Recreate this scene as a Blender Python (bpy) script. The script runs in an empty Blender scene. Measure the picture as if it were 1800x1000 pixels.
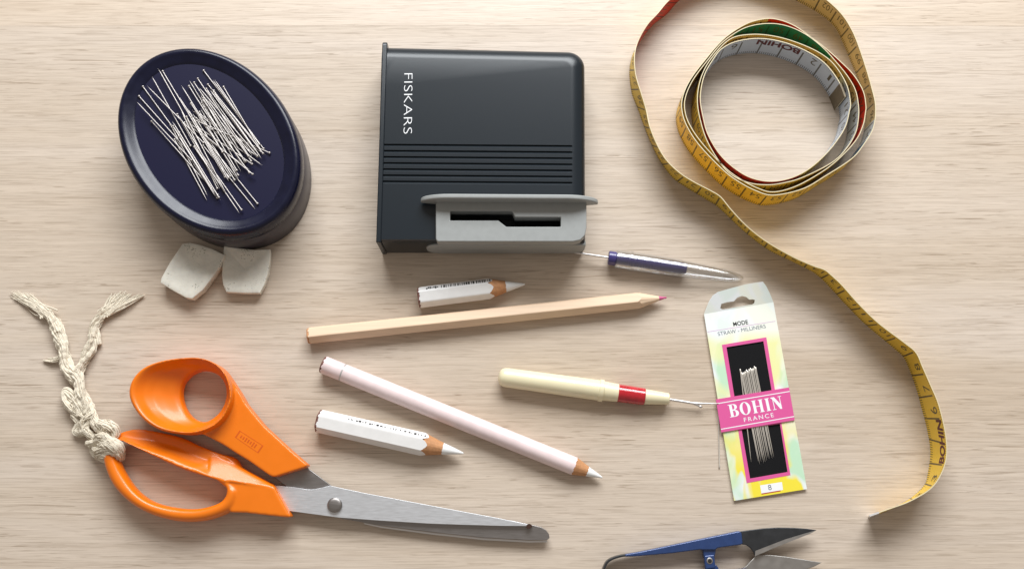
import bpy, bmesh, math, random
from mathutils import Vector, Matrix
from mathutils.geometry import tessellate_polygon
random.seed(7)
R = math.radians
scene = bpy.context.scene
COL = scene.collection

# ------------------------------------------------------------------ camera
# lengths below are in "units" of 1/3800 m (about one photo pixel at the table centre)
S = 1 / 3800.0
F = 1700.0
TILT = R(13)
CW, CH = 900.0, 500.0
CAMP = Vector((0, -F * math.sin(TILT), F * math.cos(TILT)))

cam_d = bpy.data.cameras.new('camera')
cam = bpy.data.objects.new('camera', cam_d); COL.objects.link(cam)
cam.location = CAMP * S
cam.rotation_euler = (TILT, 0, 0)
cam_d.sensor_width = 36; cam_d.lens = 36 * F / 1800
cam_d.clip_start = .02; cam_d.clip_end = 50
scene.camera = cam

# ------------------------------------------------------------------ room light
world = bpy.data.worlds.new('World'); scene.world = world
world.use_nodes = True
bg = world.node_tree.nodes['Background']
bg.inputs[0].default_value = (1.0, .90, .80, 1)
bg.inputs[1].default_value = .34

def area(name, loc, target, sx, sy, power, color):
    d = bpy.data.lights.new(name, 'AREA'); d.shape = 'RECTANGLE'
    d.size = sx; d.size_y = sy; d.energy = power; d.color = color
    o = bpy.data.objects.new(name, d); COL.objects.link(o)
    o.location = loc
    o.rotation_euler = (Vector(target) - Vector(loc)).to_track_quat('-Z', 'Y').to_euler()
    return o
area('window_light', (.13, 1.10, .88), (0.02, .0, 0), 1.25, .66, 37.5, (.95, .98, 1.0))

vs = scene.view_settings
vs.view_transform = 'Standard'; vs.look = 'None'; vs.exposure = 0.0; vs.gamma = 1.0

# ------------------------------------------------------------------ helpers
def U(u, v, h=0.0):
    """photo position at height h above the table -> point in units"""
    dx, dy = u - CW, CH - v
    c, s = math.cos(TILT), math.sin(TILT)
    d = Vector((dx, dy * c + F * s, dy * s - F * c))
    t = (h - CAMP.z) / d.z
    return CAMP + d * t

def thing(name, label, cat, base, group=None):
    o = bpy.data.objects.new(name, None); COL.objects.link(o)
    o.empty_display_size = .01
    o.location = Vector((base[0], base[1], 0)) * S
    o['label'] = label; o['category'] = cat
    if group: o['group'] = group
    return o

def root_of(o):
    while o.parent: o = o.parent
    return o

def sharpen(me, ang):
    me.shade_smooth()
    try: me.set_sharp_from_angle(angle=R(ang))
    except Exception: pass

def make(name, V, Fc, mat, parent=None, smooth=None, loc=None, mats=None, fm=None):
    """mesh object from unit coordinates; loc = origin in units when top level"""
    me = bpy.data.meshes.new(name)
    off = Vector((0, 0, 0))
    if parent is not None: off = root_of(parent).location
    elif loc is not None: off = Vector(loc) * S
    me.from_pydata([tuple(Vector(v) * S - off) for v in V], [], Fc)
    if mats:
        for m in mats: me.materials.append(m)
    else: me.materials.append(mat)
    if fm:
        for p, i in zip(me.polygons, fm): p.material_index = i
    me.validate(); me.update()
    if smooth: sharpen(me, smooth)
    o = bpy.data.objects.new(name, me); COL.objects.link(o)
    if parent is not None: o.parent = parent
    else: o.location = off
    return o

def bevel(o, w, seg=3, ang=40):
    m = o.modifiers.new('bevel', 'BEVEL'); m.width = w * S; m.segments = seg
    m.limit_method = 'ANGLE'; m.angle_limit = R(ang); m.use_clamp_overlap = True
    o.data.shade_smooth()
    try: o.data.set_sharp_from_angle(angle=R(50))
    except Exception: pass
    return o

def bake(o, ang=None):
    """apply the modifiers of o"""
    bpy.context.view_layer.update()
    dg = bpy.context.evaluated_depsgraph_get()
    me = bpy.data.meshes.new_from_object(o.evaluated_get(dg))
    o.modifiers.clear(); old = o.data; o.data = me; me.name = old.name
    if ang is not None: sharpen(me, ang)
    return o

def cut(o, V, Fc):
    """carve a closed solid out of o"""
    c = make('cutter', V, Fc, o.data.materials[0], root_of(o) if root_of(o) is not o else None,
             loc=o.location / S if root_of(o) is o else None)
    m = o.modifiers.new('cut', 'BOOLEAN'); m.operation = 'DIFFERENCE'; m.object = c; m.solver = 'EXACT'
    bake(o)
    bpy.data.objects.remove(c)

class MB:
    def __init__(s): s.V = []; s.F = []; s.M = []
    def add(s, V, Fc, m=0):
        b = len(s.V); s.V += [Vector(v) for v in V]
        s.F += [tuple(i + b for i in f) for f in Fc]; s.M += [m] * len(Fc)
        return s
    def build(s, name, mat, parent=None, smooth=None, loc=None, mats=None):
        return make(name, s.V, s.F, mat, parent, smooth, loc, mats, s.M if mats else None)

def catmull(pts, n=8, closed=False):
    pts = [Vector(p) for p in pts]; out = []; N = len(pts)
    rng = range(N) if closed else range(N - 1)
    for i in rng:
        if closed: a, b, c, d = pts[i-1], pts[i], pts[(i+1) % N], pts[(i+2) % N]
        else: a, b, c, d = pts[max(i-1, 0)], pts[i], pts[i+1], pts[min(i+2, N-1)]
        for k in range(n):
            t = k / n
            out.append(.5 * ((2*b) + (c-a)*t + (2*a-5*b+4*c-d)*t*t + (3*b-a-3*c+d)*t**3))
    if not closed: out.append(pts[-1])
    return out

def resample(pts, n, closed=False):
    P = [Vector(p) for p in pts]
    if closed: P = P + [P[0]]
    L = [0]
    for a, b in zip(P, P[1:]): L.append(L[-1] + (b - a).length)
    out = []; j = 0
    m = n if closed else n - 1
    for i in range(n):
        t = L[-1] * i / m
        while j < len(L) - 2 and L[j+1] < t: j += 1
        d = L[j+1] - L[j]
        out.append(P[j].lerp(P[j+1], 0 if d == 0 else (t - L[j]) / d))
    return out

def tube_geo(pts, rad, n=8, cap=True, flat=1.0):
    pts = [Vector(p) for p in pts]; N = len(pts)
    if not hasattr(rad, '__len__'): rad = [rad] * N
    V = []; Fc = []
    ref = None
    for i, p in enumerate(pts):
        t = (pts[min(i+1, N-1)] - pts[max(i-1, 0)]).normalized()
        if ref is None:
            ref = Vector((0, 0, 1)) if abs(t.z) < .9 else Vector((1, 0, 0))
        ref = (ref - t * ref.dot(t)).normalized()
        b = t.cross(ref)
        for k in range(n):
            a = 2 * math.pi * k / n
            V.append(p + (ref * math.cos(a) * flat + b * math.sin(a)) * rad[i])
    for i in range(N - 1):
        for k in range(n):
            k2 = (k + 1) % n
            Fc.append((i*n+k, i*n+k2, (i+1)*n+k2, (i+1)*n+k))
    if cap:
        Fc.append(tuple(range(n))[::-1]); Fc.append(tuple((N-1)*n + k for k in range(n)))
    return V, Fc

def loft_geo(rings, cap0=True, cap1=True):
    n = len(rings[0]); V = [p for r in rings for p in r]; Fc = []
    for i in range(len(rings) - 1):
        for k in range(n):
            k2 = (k + 1) % n
            Fc.append((i*n+k, i*n+k2, (i+1)*n+k2, (i+1)*n+k))
    if cap0: Fc.append(tuple(range(n))[::-1])
    if cap1: Fc.append(tuple((len(rings)-1)*n + k for k in range(n)))
    return V, Fc

def ccw(pts):
    a = sum(p.x*q.y - q.x*p.y for p, q in zip(pts, pts[1:] + pts[:1]))
    return pts if a > 0 else pts[::-1]

def prism_geo(top, z0, drop=None):
    """top: points with their own z; extruded straight down to z0 (or by drop)"""
    top = ccw([Vector(p) for p in top]); n = len(top)
    bot = [Vector((p.x, p.y, z0 if drop is None else p.z - drop)) for p in top]
    V = top + bot
    Fc = [tuple(range(n)), tuple(range(2*n-1, n-1, -1))]
    for k in range(n):
        k2 = (k+1) % n
        Fc.append((k, n+k, n+k2, k2))
    return V, Fc

def plate_geo(outer, holes, drop):
    """sheet with holes; points carry their own z; thickness drop"""
    loops = [ccw([Vector(p) for p in outer])] + [ccw([Vector(p) for p in h])[::-1] for h in holes]
    tris = tessellate_polygon([[Vector((p.x, p.y, 0)) for p in l] for l in loops])
    top = [p for l in loops for p in l]; n = len(top)
    V = top + [p - Vector((0, 0, drop)) for p in top]; Fc = []
    for a, b, c in tris:
        A, B, C = top[a], top[b], top[c]
        if (B.x-A.x)*(C.y-A.y) - (C.x-A.x)*(B.y-A.y) < 0: b, c = c, b
        Fc.append((a, b, c)); Fc.append((c+n, b+n, a+n))
    i0 = 0
    for l in loops:
        m = len(l)
        for k in range(m):
            a, b = i0+k, i0+(k+1) % m
            Fc.append((a, a+n, b+n, b))
        i0 += m
    return V, Fc

def T(pts, h): return [U(u, v, h) for u, v in pts]

def frame(A, B):
    d = (B - A).normalized(); up = Vector((0, 0, 1)); up = (up - d * up.dot(d)).normalized()
    return d, up, up.cross(d)

def lathe_geo(A, B, prof, n=32, cap0=True, cap1=True, squash=1.0):
    """prof: (distance along A->B, radius)"""
    d, up, sd = frame(A, B)
    rings = []
    for t, r in prof:
        rings.append([A + d*t + (up*math.cos(2*math.pi*k/n)*squash + sd*math.sin(2*math.pi*k/n)) * r for k in range(n)])
    return loft_geo(rings, cap0, cap1)

def glyph(body, size=1.0, bold=0.0, spacing=1.0, align='LEFT', wid=1.0):
    """flat letter mesh in its own x-y plane"""
    c = bpy.data.curves.new('glyph', 'FONT'); c.body = body; c.size = size
    c.space_character = spacing; c.offset = bold; c.align_x = align; c.fill_mode = 'FRONT'
    c.resolution_u = 4
    o = bpy.data.objects.new('glyph', c); COL.objects.link(o)
    bpy.context.view_layer.update()
    me = bpy.data.meshes.new_from_object(o.evaluated_get(bpy.context.evaluated_depsgraph_get()))
    V = [Vector((v.co.x * wid, v.co.y, 0)) for v in me.vertices]; Fc = [tuple(p.vertices) for p in me.polygons]
    bpy.data.objects.remove(o); bpy.data.meshes.remove(me); bpy.data.curves.remove(c)
    return V, Fc

def fit_text(body, a, b, h, height, nrm=Vector((0, 0, 1)), bold=0.0, spacing=1.0, upv=None):
    """letters laid from point a to point b (units), cap height = height"""
    V, Fc = glyph(body, 1.0, bold, spacing)
    x0 = min(v.x for v in V); x1 = max(v.x for v in V); y1 = max(v.y for v in V); y0 = min(v.y for v in V)
    d = b - a; L = d.length; d.normalize()
    q = upv if upv is not None else nrm.cross(d)
    W = [a + d * ((v.x - x0) / (x1 - x0) * L) + q * ((v.y - y0) / (y1 - y0) * height) + nrm * h for v in V]
    return W, Fc

# ------------------------------------------------------------------ materials
def nodes(name):
    m = bpy.data.materials.new(name); m.use_nodes = True
    nt = m.node_tree; return m, nt, nt.nodes['Principled BSDF']

def rgba(c): return (c[0], c[1], c[2], 1)

def plain(name, col, rough=.5, metal=0, bump=0, bscale=2000, var=0, vscale=300, coat=0, spec=.5, stretch=None, sub=0):
    m, nt, b = nodes(name)
    b.inputs['Base Color'].default_value = rgba(col); b.inputs['Roughness'].default_value = rough
    b.inputs['Metallic'].default_value = metal; b.inputs['Coat Weight'].default_value = coat
    b.inputs['Coat Roughness'].default_value = .08
    b.inputs['Specular IOR Level'].default_value = spec
    if sub:
        b.inputs['Subsurface Weight'].default_value = sub
        b.inputs['Subsurface Radius'].default_value = (.002, .0015, .001)
    tc = nt.nodes.new('ShaderNodeTexCoord'); src = tc.outputs['Object']
    if stretch:
        mp = nt.nodes.new('ShaderNodeMapping'); mp.inputs['Scale'].default_value = stretch
        mp.inputs['Rotation'].default_value = (0, 0, 0)
        nt.links.new(src, mp.inputs[0]); src = mp.outputs[0]
    if var:
        n = nt.nodes.new('ShaderNodeTexNoise'); n.inputs['Scale'].default_value = vscale; n.inputs['Detail'].default_value = 5
        r = nt.nodes.new('ShaderNodeMapRange'); r.inputs['From Min'].default_value = .3; r.inputs['From Max'].default_value = .7
        r.inputs['To Min'].default_value = 1 - var; r.inputs['To Max'].default_value = 1 + var
        mx = nt.nodes.new('ShaderNodeVectorMath'); mx.operation = 'SCALE'; mx.inputs[0].default_value = col
        nt.links.new(src, n.inputs['Vector']); nt.links.new(n.outputs[0], r.inputs[0])
        nt.links.new(r.outputs[0], mx.inputs['Scale']); nt.links.new(mx.outputs[0], b.inputs['Base Color'])
        r2 = nt.nodes.new('ShaderNodeMapRange'); r2.inputs['To Min'].default_value = max(rough-.08, .02); r2.inputs['To Max'].default_value = rough+.1
        nt.links.new(n.outputs[0], r2.inputs[0]); nt.links.new(r2.outputs[0], b.inputs['Roughness'])
    if bump:
        n = nt.nodes.new('ShaderNodeTexNoise'); n.inputs['Scale'].default_value = bscale; n.inputs['Detail'].default_value = 4
        bp = nt.nodes.new('ShaderNodeBump'); bp.inputs['Strength'].default_value = bump; bp.inputs['Distance'].default_value = .0003
        nt.links.new(src, n.inputs['Vector']); nt.links.new(n.outputs[0], bp.inputs['Height']); nt.links.new(bp.outputs[0], b.inputs['Normal'])
    return m

def wood_table(tone):
    m, nt, b = nodes('oak_laminate')
    L = nt.links.new; N = nt.nodes.new
    tc = N('ShaderNodeTexCoord')
    def noise(sx, sy, detail=4, rough=.55, dist=0, off=0):
        mp = N('ShaderNodeMapping'); mp.inputs['Scale'].default_value = (sx, sy, 1); mp.inputs['Location'].default_value = (off, off * 1.7, 0)
        L(tc.outputs['Object'], mp.inputs[0])
        n = N('ShaderNodeTexNoise'); n.inputs['Scale'].default_value = 1; n.inputs['Detail'].default_value = detail
        n.inputs['Roughness'].default_value = rough; n.inputs['Distortion'].default_value = dist
        L(mp.outputs[0], n.inputs['Vector']); return n.outputs[0]
    def ramp(src, stops):
        r = N('ShaderNodeValToRGB'); e = r.color_ramp.elements
        e[0].position, e[0].color = stops[0][0], rgba(stops[0][1]); e[1].position, e[1].color = stops[-1][0], rgba(stops[-1][1])
        for p, c in stops[1:-1]:
            k = e.new(p); k.color = rgba(c)
        L(src, r.inputs[0]); return r.outputs[0]
    def mul(a, bb, fac=1.0):
        x = N('ShaderNodeMix'); x.data_type = 'RGBA'; x.blend_type = 'MULTIPLY'; x.inputs[0].default_value = fac
        L(a, x.inputs[6]); L(bb, x.inputs[7]); return x.outputs[2]
    t = tone
    big = noise(2.0, 22, 3, .5, .6, 3)
    base = ramp(big, [(.32, (.522*t, .426*t, .332*t)), (.5, (.567*t, .476*t, .387*t)), (.68, (.597*t, .510*t, .430*t))])
    mid = noise(12, 420, 4, .6, .8, 11)
    base = mul(base, ramp(mid, [(.34, (.93, .918, .905)), (.5, (.985, .985, .985)), (.66, (1.03, 1.03, 1.03))]))
    fine = noise(42, 1600, 4, .65, 1.0, 5)
    base = mul(base, ramp(fine, [(.34, (.81, .79, .765)), (.5, (.985, .985, .985)), (.64, (1.05, 1.05, 1.05))]))
    pore = noise(40, 1250, 2, .5, 1.4, 23)
    gate = noise(9, 60, 2, .5, .3, 31)
    pr = ramp(pore, [(.34, (.68, .64, .60)), (.40, (1, 1, 1))])
    gr = ramp(gate, [(.36, (.15, .15, .15)), (.6, (1, 1, 1))])
    x = N('ShaderNodeMix'); x.data_type = 'RGBA'; x.blend_type = 'MULTIPLY'
    L(gr, x.inputs[0]); L(base, x.inputs[6]); L(pr, x.inputs[7])
    L(x.outputs[2], b.inputs['Base Color'])
    b.inputs['Roughness'].default_value = .42; b.inputs['Specular IOR Level'].default_value = .4
    bp = N('ShaderNodeBump'); bp.inputs['Strength'].default_value = .22; bp.inputs['Distance'].default_value = .0002
    L(fine, bp.inputs['Height']); L(bp.outputs[0], b.inputs['Normal'])
    return m

M = {}
M['steel'] = plain('brushed_steel', (.70, .715, .745), .46, .85, bump=.06, bscale=1, stretch=(260, 2600, 400), var=.05, vscale=1)
M['steel_dark'] = plain('ground_steel', (.30, .28, .27), .42, 1, bump=.04, bscale=1, stretch=(200, 2200, 300), var=.06, vscale=1)
M['chrome'] = plain('nickel_wire', (.72, .70, .69), .42, .9)
M['pin'] = plain('pin_wire', (.45, .42, .40), .42, .75)
M['orange'] = plain('orange_plastic', (.80, .178, .002), .34, 0, coat=.12, bump=.03, bscale=900, var=.03, vscale=120)
M['navy'] = plain('navy_gloss_plastic', (.004, .005, .021), .26, 0, bump=.01, bscale=700, var=.15, vscale=200, spec=.36)
M['navy_floor'] = plain('navy_satin_plastic', (.0065, .0065, .030), .40, 0, spec=.25)
M['smoke'] = plain('smoky_plastic', (.045, .040, .052), .35, 0)
M['black'] = plain('black_grained_plastic', (.0085, .0135, .019), .29, 0, bump=.06, bscale=2600, spec=.42)
M['black_in'] = plain('dark_inside', (.012, .010, .009), .6)
M['grey'] = plain('grey_plastic', (.30, .312, .308), .42, 0, bump=.04, bscale=2200, var=.03, vscale=400)
M['white_print'] = plain('white_print', (.82, .83, .85), .5)
M['tape_ink'] = plain('tape_ink', (.10, .08, .045), .5)
M['black_print'] = plain('black_print', (.02, .02, .02), .6)
M['grey_print'] = plain('grey_print', (.14, .16, .20), .6)
M['chalk'] = plain('tailor_chalk_white', (.72, .69, .61), .8, 0, bump=.4, bscale=900, var=.07, vscale=260, sub=.1)
def speckle(m):
    nt = m.node_tree; b = nt.nodes['Principled BSDF']; N = nt.nodes.new; L = nt.links.new
    src = b.inputs['Base Color'].links[0].from_socket
    tc = N('ShaderNodeTexCoord'); v = N('ShaderNodeTexNoise'); v.inputs['Scale'].default_value = 1500; v.inputs['Detail'].default_value = 1
    L(tc.outputs['Object'], v.inputs['Vector'])
    g = N('ShaderNodeTexNoise'); g.inputs['Scale'].default_value = 160; L(tc.outputs['Object'], g.inputs['Vector'])
    a = N('ShaderNodeMath'); a.operation = 'MULTIPLY'; L(v.outputs[0], a.inputs[0]); L(g.outputs[0], a.inputs[1])
    r = N('ShaderNodeMapRange'); r.inputs['From Min'].default_value = .385; r.inputs['From Max'].default_value = .45; L(a.outputs[0], r.inputs[0])
    k = N('ShaderNodeMath'); k.operation = 'MULTIPLY'; k.inputs[1].default_value = .7; L(r.outputs[0], k.inputs[0])
    x = N('ShaderNodeMix'); x.data_type = 'RGBA'; L(k.outputs[0], x.inputs[0]); L(src, x.inputs[6]); x.inputs[7].default_value = (.20, .19, .13, 1)
    L(x.outputs[2], b.inputs['Base Color'])
speckle(M['chalk'])
M['cotton'] = plain('cotton_yarn', (.74, .67, .55), .95, 0, bump=.9, bscale=2600, var=.12, vscale=800, spec=.1)
M['rust'] = plain('rust', (.045, .018, .010), .9, 0, bump=.5, bscale=3000)
M['bare_wood'] = plain('pencil_wood', (.75, .555, .39), .55, 0, bump=.15, bscale=1, stretch=(40, 900, 900), var=.07, vscale=1)
M['cut_wood'] = plain('cut_cedar', (.52, .25, .11), .7, 0, bump=.3, bscale=1800, var=.15, vscale=700)
M['white_paint'] = plain('white_paint', (.80, .79, .78), .32, 0, coat=.15, bump=.06, bscale=900, var=.03, vscale=300)
M['pink_paint'] = plain('pale_pink_paint', (.80, .655, .655), .36, 0, coat=.15, bump=.06, bscale=900, var=.05, vscale=220)
M['white_lead'] = plain('white_lead', (.80, .80, .79), .6, 0, bump=.2, bscale=1500)
M['pink_lead'] = plain('pink_lead', (.55, .10, .24), .6)
M['end_brown'] = plain('pencil_end_brown', (.16, .065, .05), .6, 0, var=.2, vscale=900)
M['ring_grey'] = plain('silver_ring', (.50, .48, .47), .4, .3)
M['cream'] = plain('cream_plastic', (.80, .73, .50), .34, 0, coat=.25, var=.02, vscale=150, sub=.08)
M['red'] = plain('red_plastic', (.46, .012, .022), .18, 0, coat=.6, bump=.25, bscale=500, var=.15, vscale=500)
M['violet'] = plain('violet_plastic', (.045, .035, .16), .28, 0, coat=.3)
M['blue'] = plain('blue_enamel', (.022, .052, .165), .26, .2, coat=.4, bump=.04, bscale=500, var=.08, vscale=300)
M['blade_black'] = plain('blackened_steel', (.050, .052, .056), .40, .7, bump=.03, bscale=900, var=.12, vscale=300)
M['bevel_steel'] = plain('honed_edge', (.36, .34, .32), .45, .9, var=.05, vscale=300)
M['pink'] = plain('pink_card_print', (.66, .092, .30), .45, 0, coat=.1)
M['lilac'] = plain('lilac_print', (.62, .42, .62), .5)
M['foam'] = plain('black_paper', (.008, .008, .009), .8, 0, bump=.4, bscale=2500, var=.2, vscale=2000, spec=.12)
M['card_white'] = plain('white_label', (.82, .83, .84), .5)
M['edge'] = plain('tape_edge_cream', (.66, .57, .37), .55)
M['clasp'] = plain('brass_clasp', (.19, .155, .105), .48, .6, var=.12, vscale=700)
M['red_print'] = plain('red_print', (.42, .02, .03), .5)

def clear_plastic():
    m, nt, b = nodes('clear_plastic'); N = nt.nodes.new; L = nt.links.new
    nt.nodes.remove(b)
    tr = N('ShaderNodeBsdfTransparent'); tr.inputs[0].default_value = (.95, .955, .96, 1)
    gl = N('ShaderNodeBsdfGlossy'); gl.inputs['Roughness'].default_value = .06
    lw = N('ShaderNodeLayerWeight'); lw.inputs[0].default_value = .22
    n = N('ShaderNodeTexNoise'); n.inputs['Scale'].default_value = 260
    bp = N('ShaderNodeBump'); bp.inputs['Strength'].default_value = .10; bp.inputs['Distance'].default_value = .0004
    L(n.outputs[0], bp.inputs['Height']); L(bp.outputs[0], gl.inputs['Normal'])
    mr = N('ShaderNodeMapRange'); mr.inputs['To Min'].default_value = .09; mr.inputs['To Max'].default_value = .85
    L(lw.outputs['Facing'], mr.inputs[0])
    mx = N('ShaderNodeMixShader'); L(mr.outputs[0], mx.inputs[0]); L(tr.outputs[0], mx.inputs[1]); L(gl.outputs[0], mx.inputs[2])
    L(mx.outputs[0], nt.nodes['Material Output'].inputs[0])
    return m
M['clear'] = clear_plastic()

def watercolour():
    m, nt, b = nodes('watercolour_card'); N = nt.nodes.new; L = nt.links.new
    tc = N('ShaderNodeTexCoord')
    def noise(sc, off, dist=1.0):
        mp = N('ShaderNodeMapping'); mp.inputs['Location'].default_value = off; mp.inputs['Rotation'].default_value = (0, 0, R(35)); mp.inputs['Scale'].default_value = (1, .55, 1)
        n = N('ShaderNodeTexNoise'); n.inputs['Scale'].default_value = sc; n.inputs['Detail'].default_value = 2; n.inputs['Distortion'].default_value = dist
        L(tc.outputs['Object'], mp.inputs[0]); L(mp.outputs[0], n.inputs['Vector']); return n.outputs[0]
    def ramp(src, stops):
        r = N('ShaderNodeValToRGB'); e = r.color_ramp.elements
        e[0].position, e[0].color = stops[0][0], rgba(stops[0][1]); e[1].position, e[1].color = stops[-1][0], rgba(stops[-1][1])
        L(src, r.inputs[0]); return r.outputs[0]
    def mix(f, a, c):
        x = N('ShaderNodeMix'); x.data_type = 'RGBA'; L(f, x.inputs[0])
        if isinstance(a, tuple): x.inputs[6].default_value = rgba(a)
        else: L(a, x.inputs[6])
        x.inputs[7].default_value = rgba(c); return x.outputs[2]
    g = ramp(noise(70, (.3, .1, 0)), [(.48, (0, 0, 0)), (.60, (1, 1, 1))])
    y = ramp(noise(48, (1.3, .7, 0)), [(.47, (0, 0, 0)), (.58, (1, 1, 1))])
    c = mix(g, (.76, .80, .80), (.50, .72, .52))
    c = mix(y, c, (.78, .78, .38))
    # the print turns a stronger lemon towards the foot of the card
    sp = N('ShaderNodeSeparateXYZ'); L(tc.outputs['Object'], sp.inputs[0])
    mr = N('ShaderNodeMapRange'); mr.inputs['From Min'].default_value = .046; mr.inputs['From Max'].default_value = .012
    L(sp.outputs['Y'], mr.inputs[0])
    y2 = ramp(noise(60, (2.1, 3.7, 0)), [(.40, (0, 0, 0)), (.48, (1, 1, 1))])
    mm = N('ShaderNodeMath'); mm.operation = 'MULTIPLY'; L(mr.outputs[0], mm.inputs[0]); L(y2, mm.inputs[1])
    c = mix(mm.outputs[0], c, (.83, .70, .05))
    # white band of the header
    mr2 = N('ShaderNodeMapRange'); mr2.inputs['From Min'].default_value = .070; mr2.inputs['From Max'].default_value = .076
    L(sp.outputs['Y'], mr2.inputs[0])
    mm2 = N('ShaderNodeMath'); mm2.operation = 'MULTIPLY'; mm2.inputs[1].default_value = .75; L(mr2.outputs[0], mm2.inputs[0])
    c = mix(mm2.outputs[0], c, (.80, .83, .85))
    L(c, b.inputs['Base Color']); b.inputs['Roughness'].default_value = .38; b.inputs['Coat Weight'].default_value = .15
    return m
M['card'] = watercolour()

def tape_mat(name, col, ink=(.06, .048, .03)):
    m, nt, b = nodes(name); N = nt.nodes.new; L = nt.links.new
    uv = N('ShaderNodeUVMap'); sp = N('ShaderNodeSeparateXYZ'); L(uv.outputs[0], sp.inputs[0])
    def math_(op, a, c=None):
        x = N('ShaderNodeMath'); x.operation = op
        for i, q in enumerate((a, c)):
            if q is None: continue
            if isinstance(q, (int, float)): x.inputs[i].default_value = q
            else: L(q, x.inputs[i])
        return x.outputs[0]
    u, v = sp.outputs[0], sp.outputs[1]
    cell = math_('MULTIPLY', math_('LESS_THAN', math_('FRACT', u), .075), math_('LESS_THAN', v, .86))
    mmt = math_('MULTIPLY', math_('LESS_THAN', math_('FRACT', math_('MULTIPLY', u, 10)), .34), math_('LESS_THAN', v, .16))
    mmt2 = math_('MULTIPLY', math_('LESS_THAN', math_('FRACT', math_('MULTIPLY', u, 10)), .30), math_('GREATER_THAN', v, .93))
    f = math_('MAXIMUM', cell, math_('MAXIMUM', mmt, math_('MULTIPLY', mmt2, .6)))
    f = math_('MULTIPLY', f, .9)
    no = N('ShaderNodeTexNoise'); no.inputs['Scale'].default_value = 260; no.inputs['Detail'].default_value = 4
    r = N('ShaderNodeMapRange'); r.inputs['From Min'].default_value = .3; r.inputs['From Max'].default_value = .7; r.inputs['To Min'].default_value = .9; r.inputs['To Max'].default_value = 1.08
    L(no.outputs[0], r.inputs[0])
    sc = N('ShaderNodeVectorMath'); sc.operation = 'SCALE'; sc.inputs[0].default_value = col; L(r.outputs[0], sc.inputs['Scale'])
    x = N('ShaderNodeMix'); x.data_type = 'RGBA'; L(f, x.inputs[0]); L(sc.outputs[0], x.inputs[6]); x.inputs[7].default_value = rgba(ink)
    L(x.outputs[2], b.inputs['Base Color']); b.inputs['Roughness'].default_value = .42
    return m
TAPE = [M['edge'], tape_mat('tape_yellow', (.80, .53, .050)), tape_mat('tape_tan', (.60, .47, .25)), tape_mat('tape_red', (.55, .035, .015), (.10, .01, .01)),
        tape_mat('tape_green', (.016, .20, .16), (.01, .05, .04)), tape_mat('tape_white', (.56, .61, .67)), tape_mat('tape_blue', (.05, .17, .33))]

# ------------------------------------------------------------------ the table
yj = U(900, 46).y
slab = make('table_top', *prism_geo([Vector((x, y, -6)) for x, y in ((-2200, -1500), (2200, -1500), (2200, 1700), (-2200, 1700))], -110), M['black_in'])
slab['kind'] = 'structure'
slab.data.materials.clear(); slab.data.materials.append(wood_table(.9))
edges = [-1500, yj - 1010, yj, yj + 1010, 1700]
for i in range(4):
    a, b_ = edges[i], edges[i+1]
    bo = make('board', *prism_geo([Vector((-2200, a, 0)), Vector((2200, a, 0)), Vector((2200, b_ - .32, 0)), Vector((-2200, b_ - .32, 0))], -6), None or wood_table((1.03, 1.03, 1.13, 1.03)[i]), slab)
    # shift each board's own grain
    for n in bo.data.materials[0].node_tree.nodes:
        if n.type == 'MAPPING': n.inputs['Location'].default_value[0] += i * 3.37; n.inputs['Location'].default_value[1] += i * 1.9

# ------------------------------------------------------------------ pin dish
def ellipse(c, a, b, ang, h, n=96):
    ca, sa = math.cos(ang), math.sin(ang)
    return [Vector((c.x + a*math.cos(t)*ca - b*math.sin(t)*sa, c.y + a*math.cos(t)*sa + b*math.sin(t)*ca, h)) for t in [2*math.pi*k/n for k in range(n)]]
DC = U(366, 245.5, 90); DA, DB, DANG = 191, 140.5, R(-51.3)
dish = thing('pin_dish', 'glossy dark navy oval dish with raised rim, holding a heap of steel pins', 'pin dish', DC)
def drings(L): return [ellipse(DC, DA - d, DB - d, DANG, h) for d, h in L]
make('base', *loft_geo(drings([(6, 0), (1, 0), (0, 2), (0, 40), (2, 58), (6, 64)])), M['smoke'], dish, 40)
make('rim', *loft_geo(drings([(7, 59), (1.5, 60), (0, 63), (0, 78), (.8, 84), (2.4, 88.8), (5, 92.2), (8, 93.8), (11, 94), (13.5, 93.2), (16, 91.8), (19, 90.5), (23, 89), (27, 87.4), (29.5, 86.2), (31, 85)]), True, False), M['navy'], dish, 60)
make('tray_floor', *loft_geo(drings([(30.5, 85.1), (33, 84.7), (60, 84.4), (100, 84.4)])), M['navy_floor'], dish, 60)

def pin_geo(L):
    A, B = Vector((0, 0, 0)), Vector((L, 0, 0))
    return lathe_geo(A, B, [(0, .05), (10, .8), (14, .95), (L-4.5, .95), (L-4.4, 1.4), (L-3.6, 2.0), (L-2.4, 2.3), (L-1.2, 1.9), (L-.5, .9)], 7)
PINME = {}
PIN_G = 'steel pins heaped on the navy dish'
def put_pin(p, q, label='steel pin lying among many alike in the heap on the navy dish'):
    d = q - p; L = 10 * round(d.length / 10)
    if L not in PINME:
        V, Fc = pin_geo(L); o = make('dressmaking_pin', V, Fc, M['pin'], None, 60); PINME[L] = o.data
    else:
        o = bpy.data.objects.new('dressmaking_pin', PINME[L]); COL.objects.link(o)
    o.location = p * S
    o.rotation_euler = d.to_track_quat('X', 'Z').to_euler()
    o['label'] = label
    o['category'] = 'pin'; o['group'] = PIN_G
top_ends = [(278,121),(285,124),(267,135),(250,151),(259,152),(243,168),(240,179),(265,212),(333,142),(340,144),(319,151),(331,150),(300,163),(305,170),(298,172),(283,184),(290,184),(275,200),(322,168),(327,160)]
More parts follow.
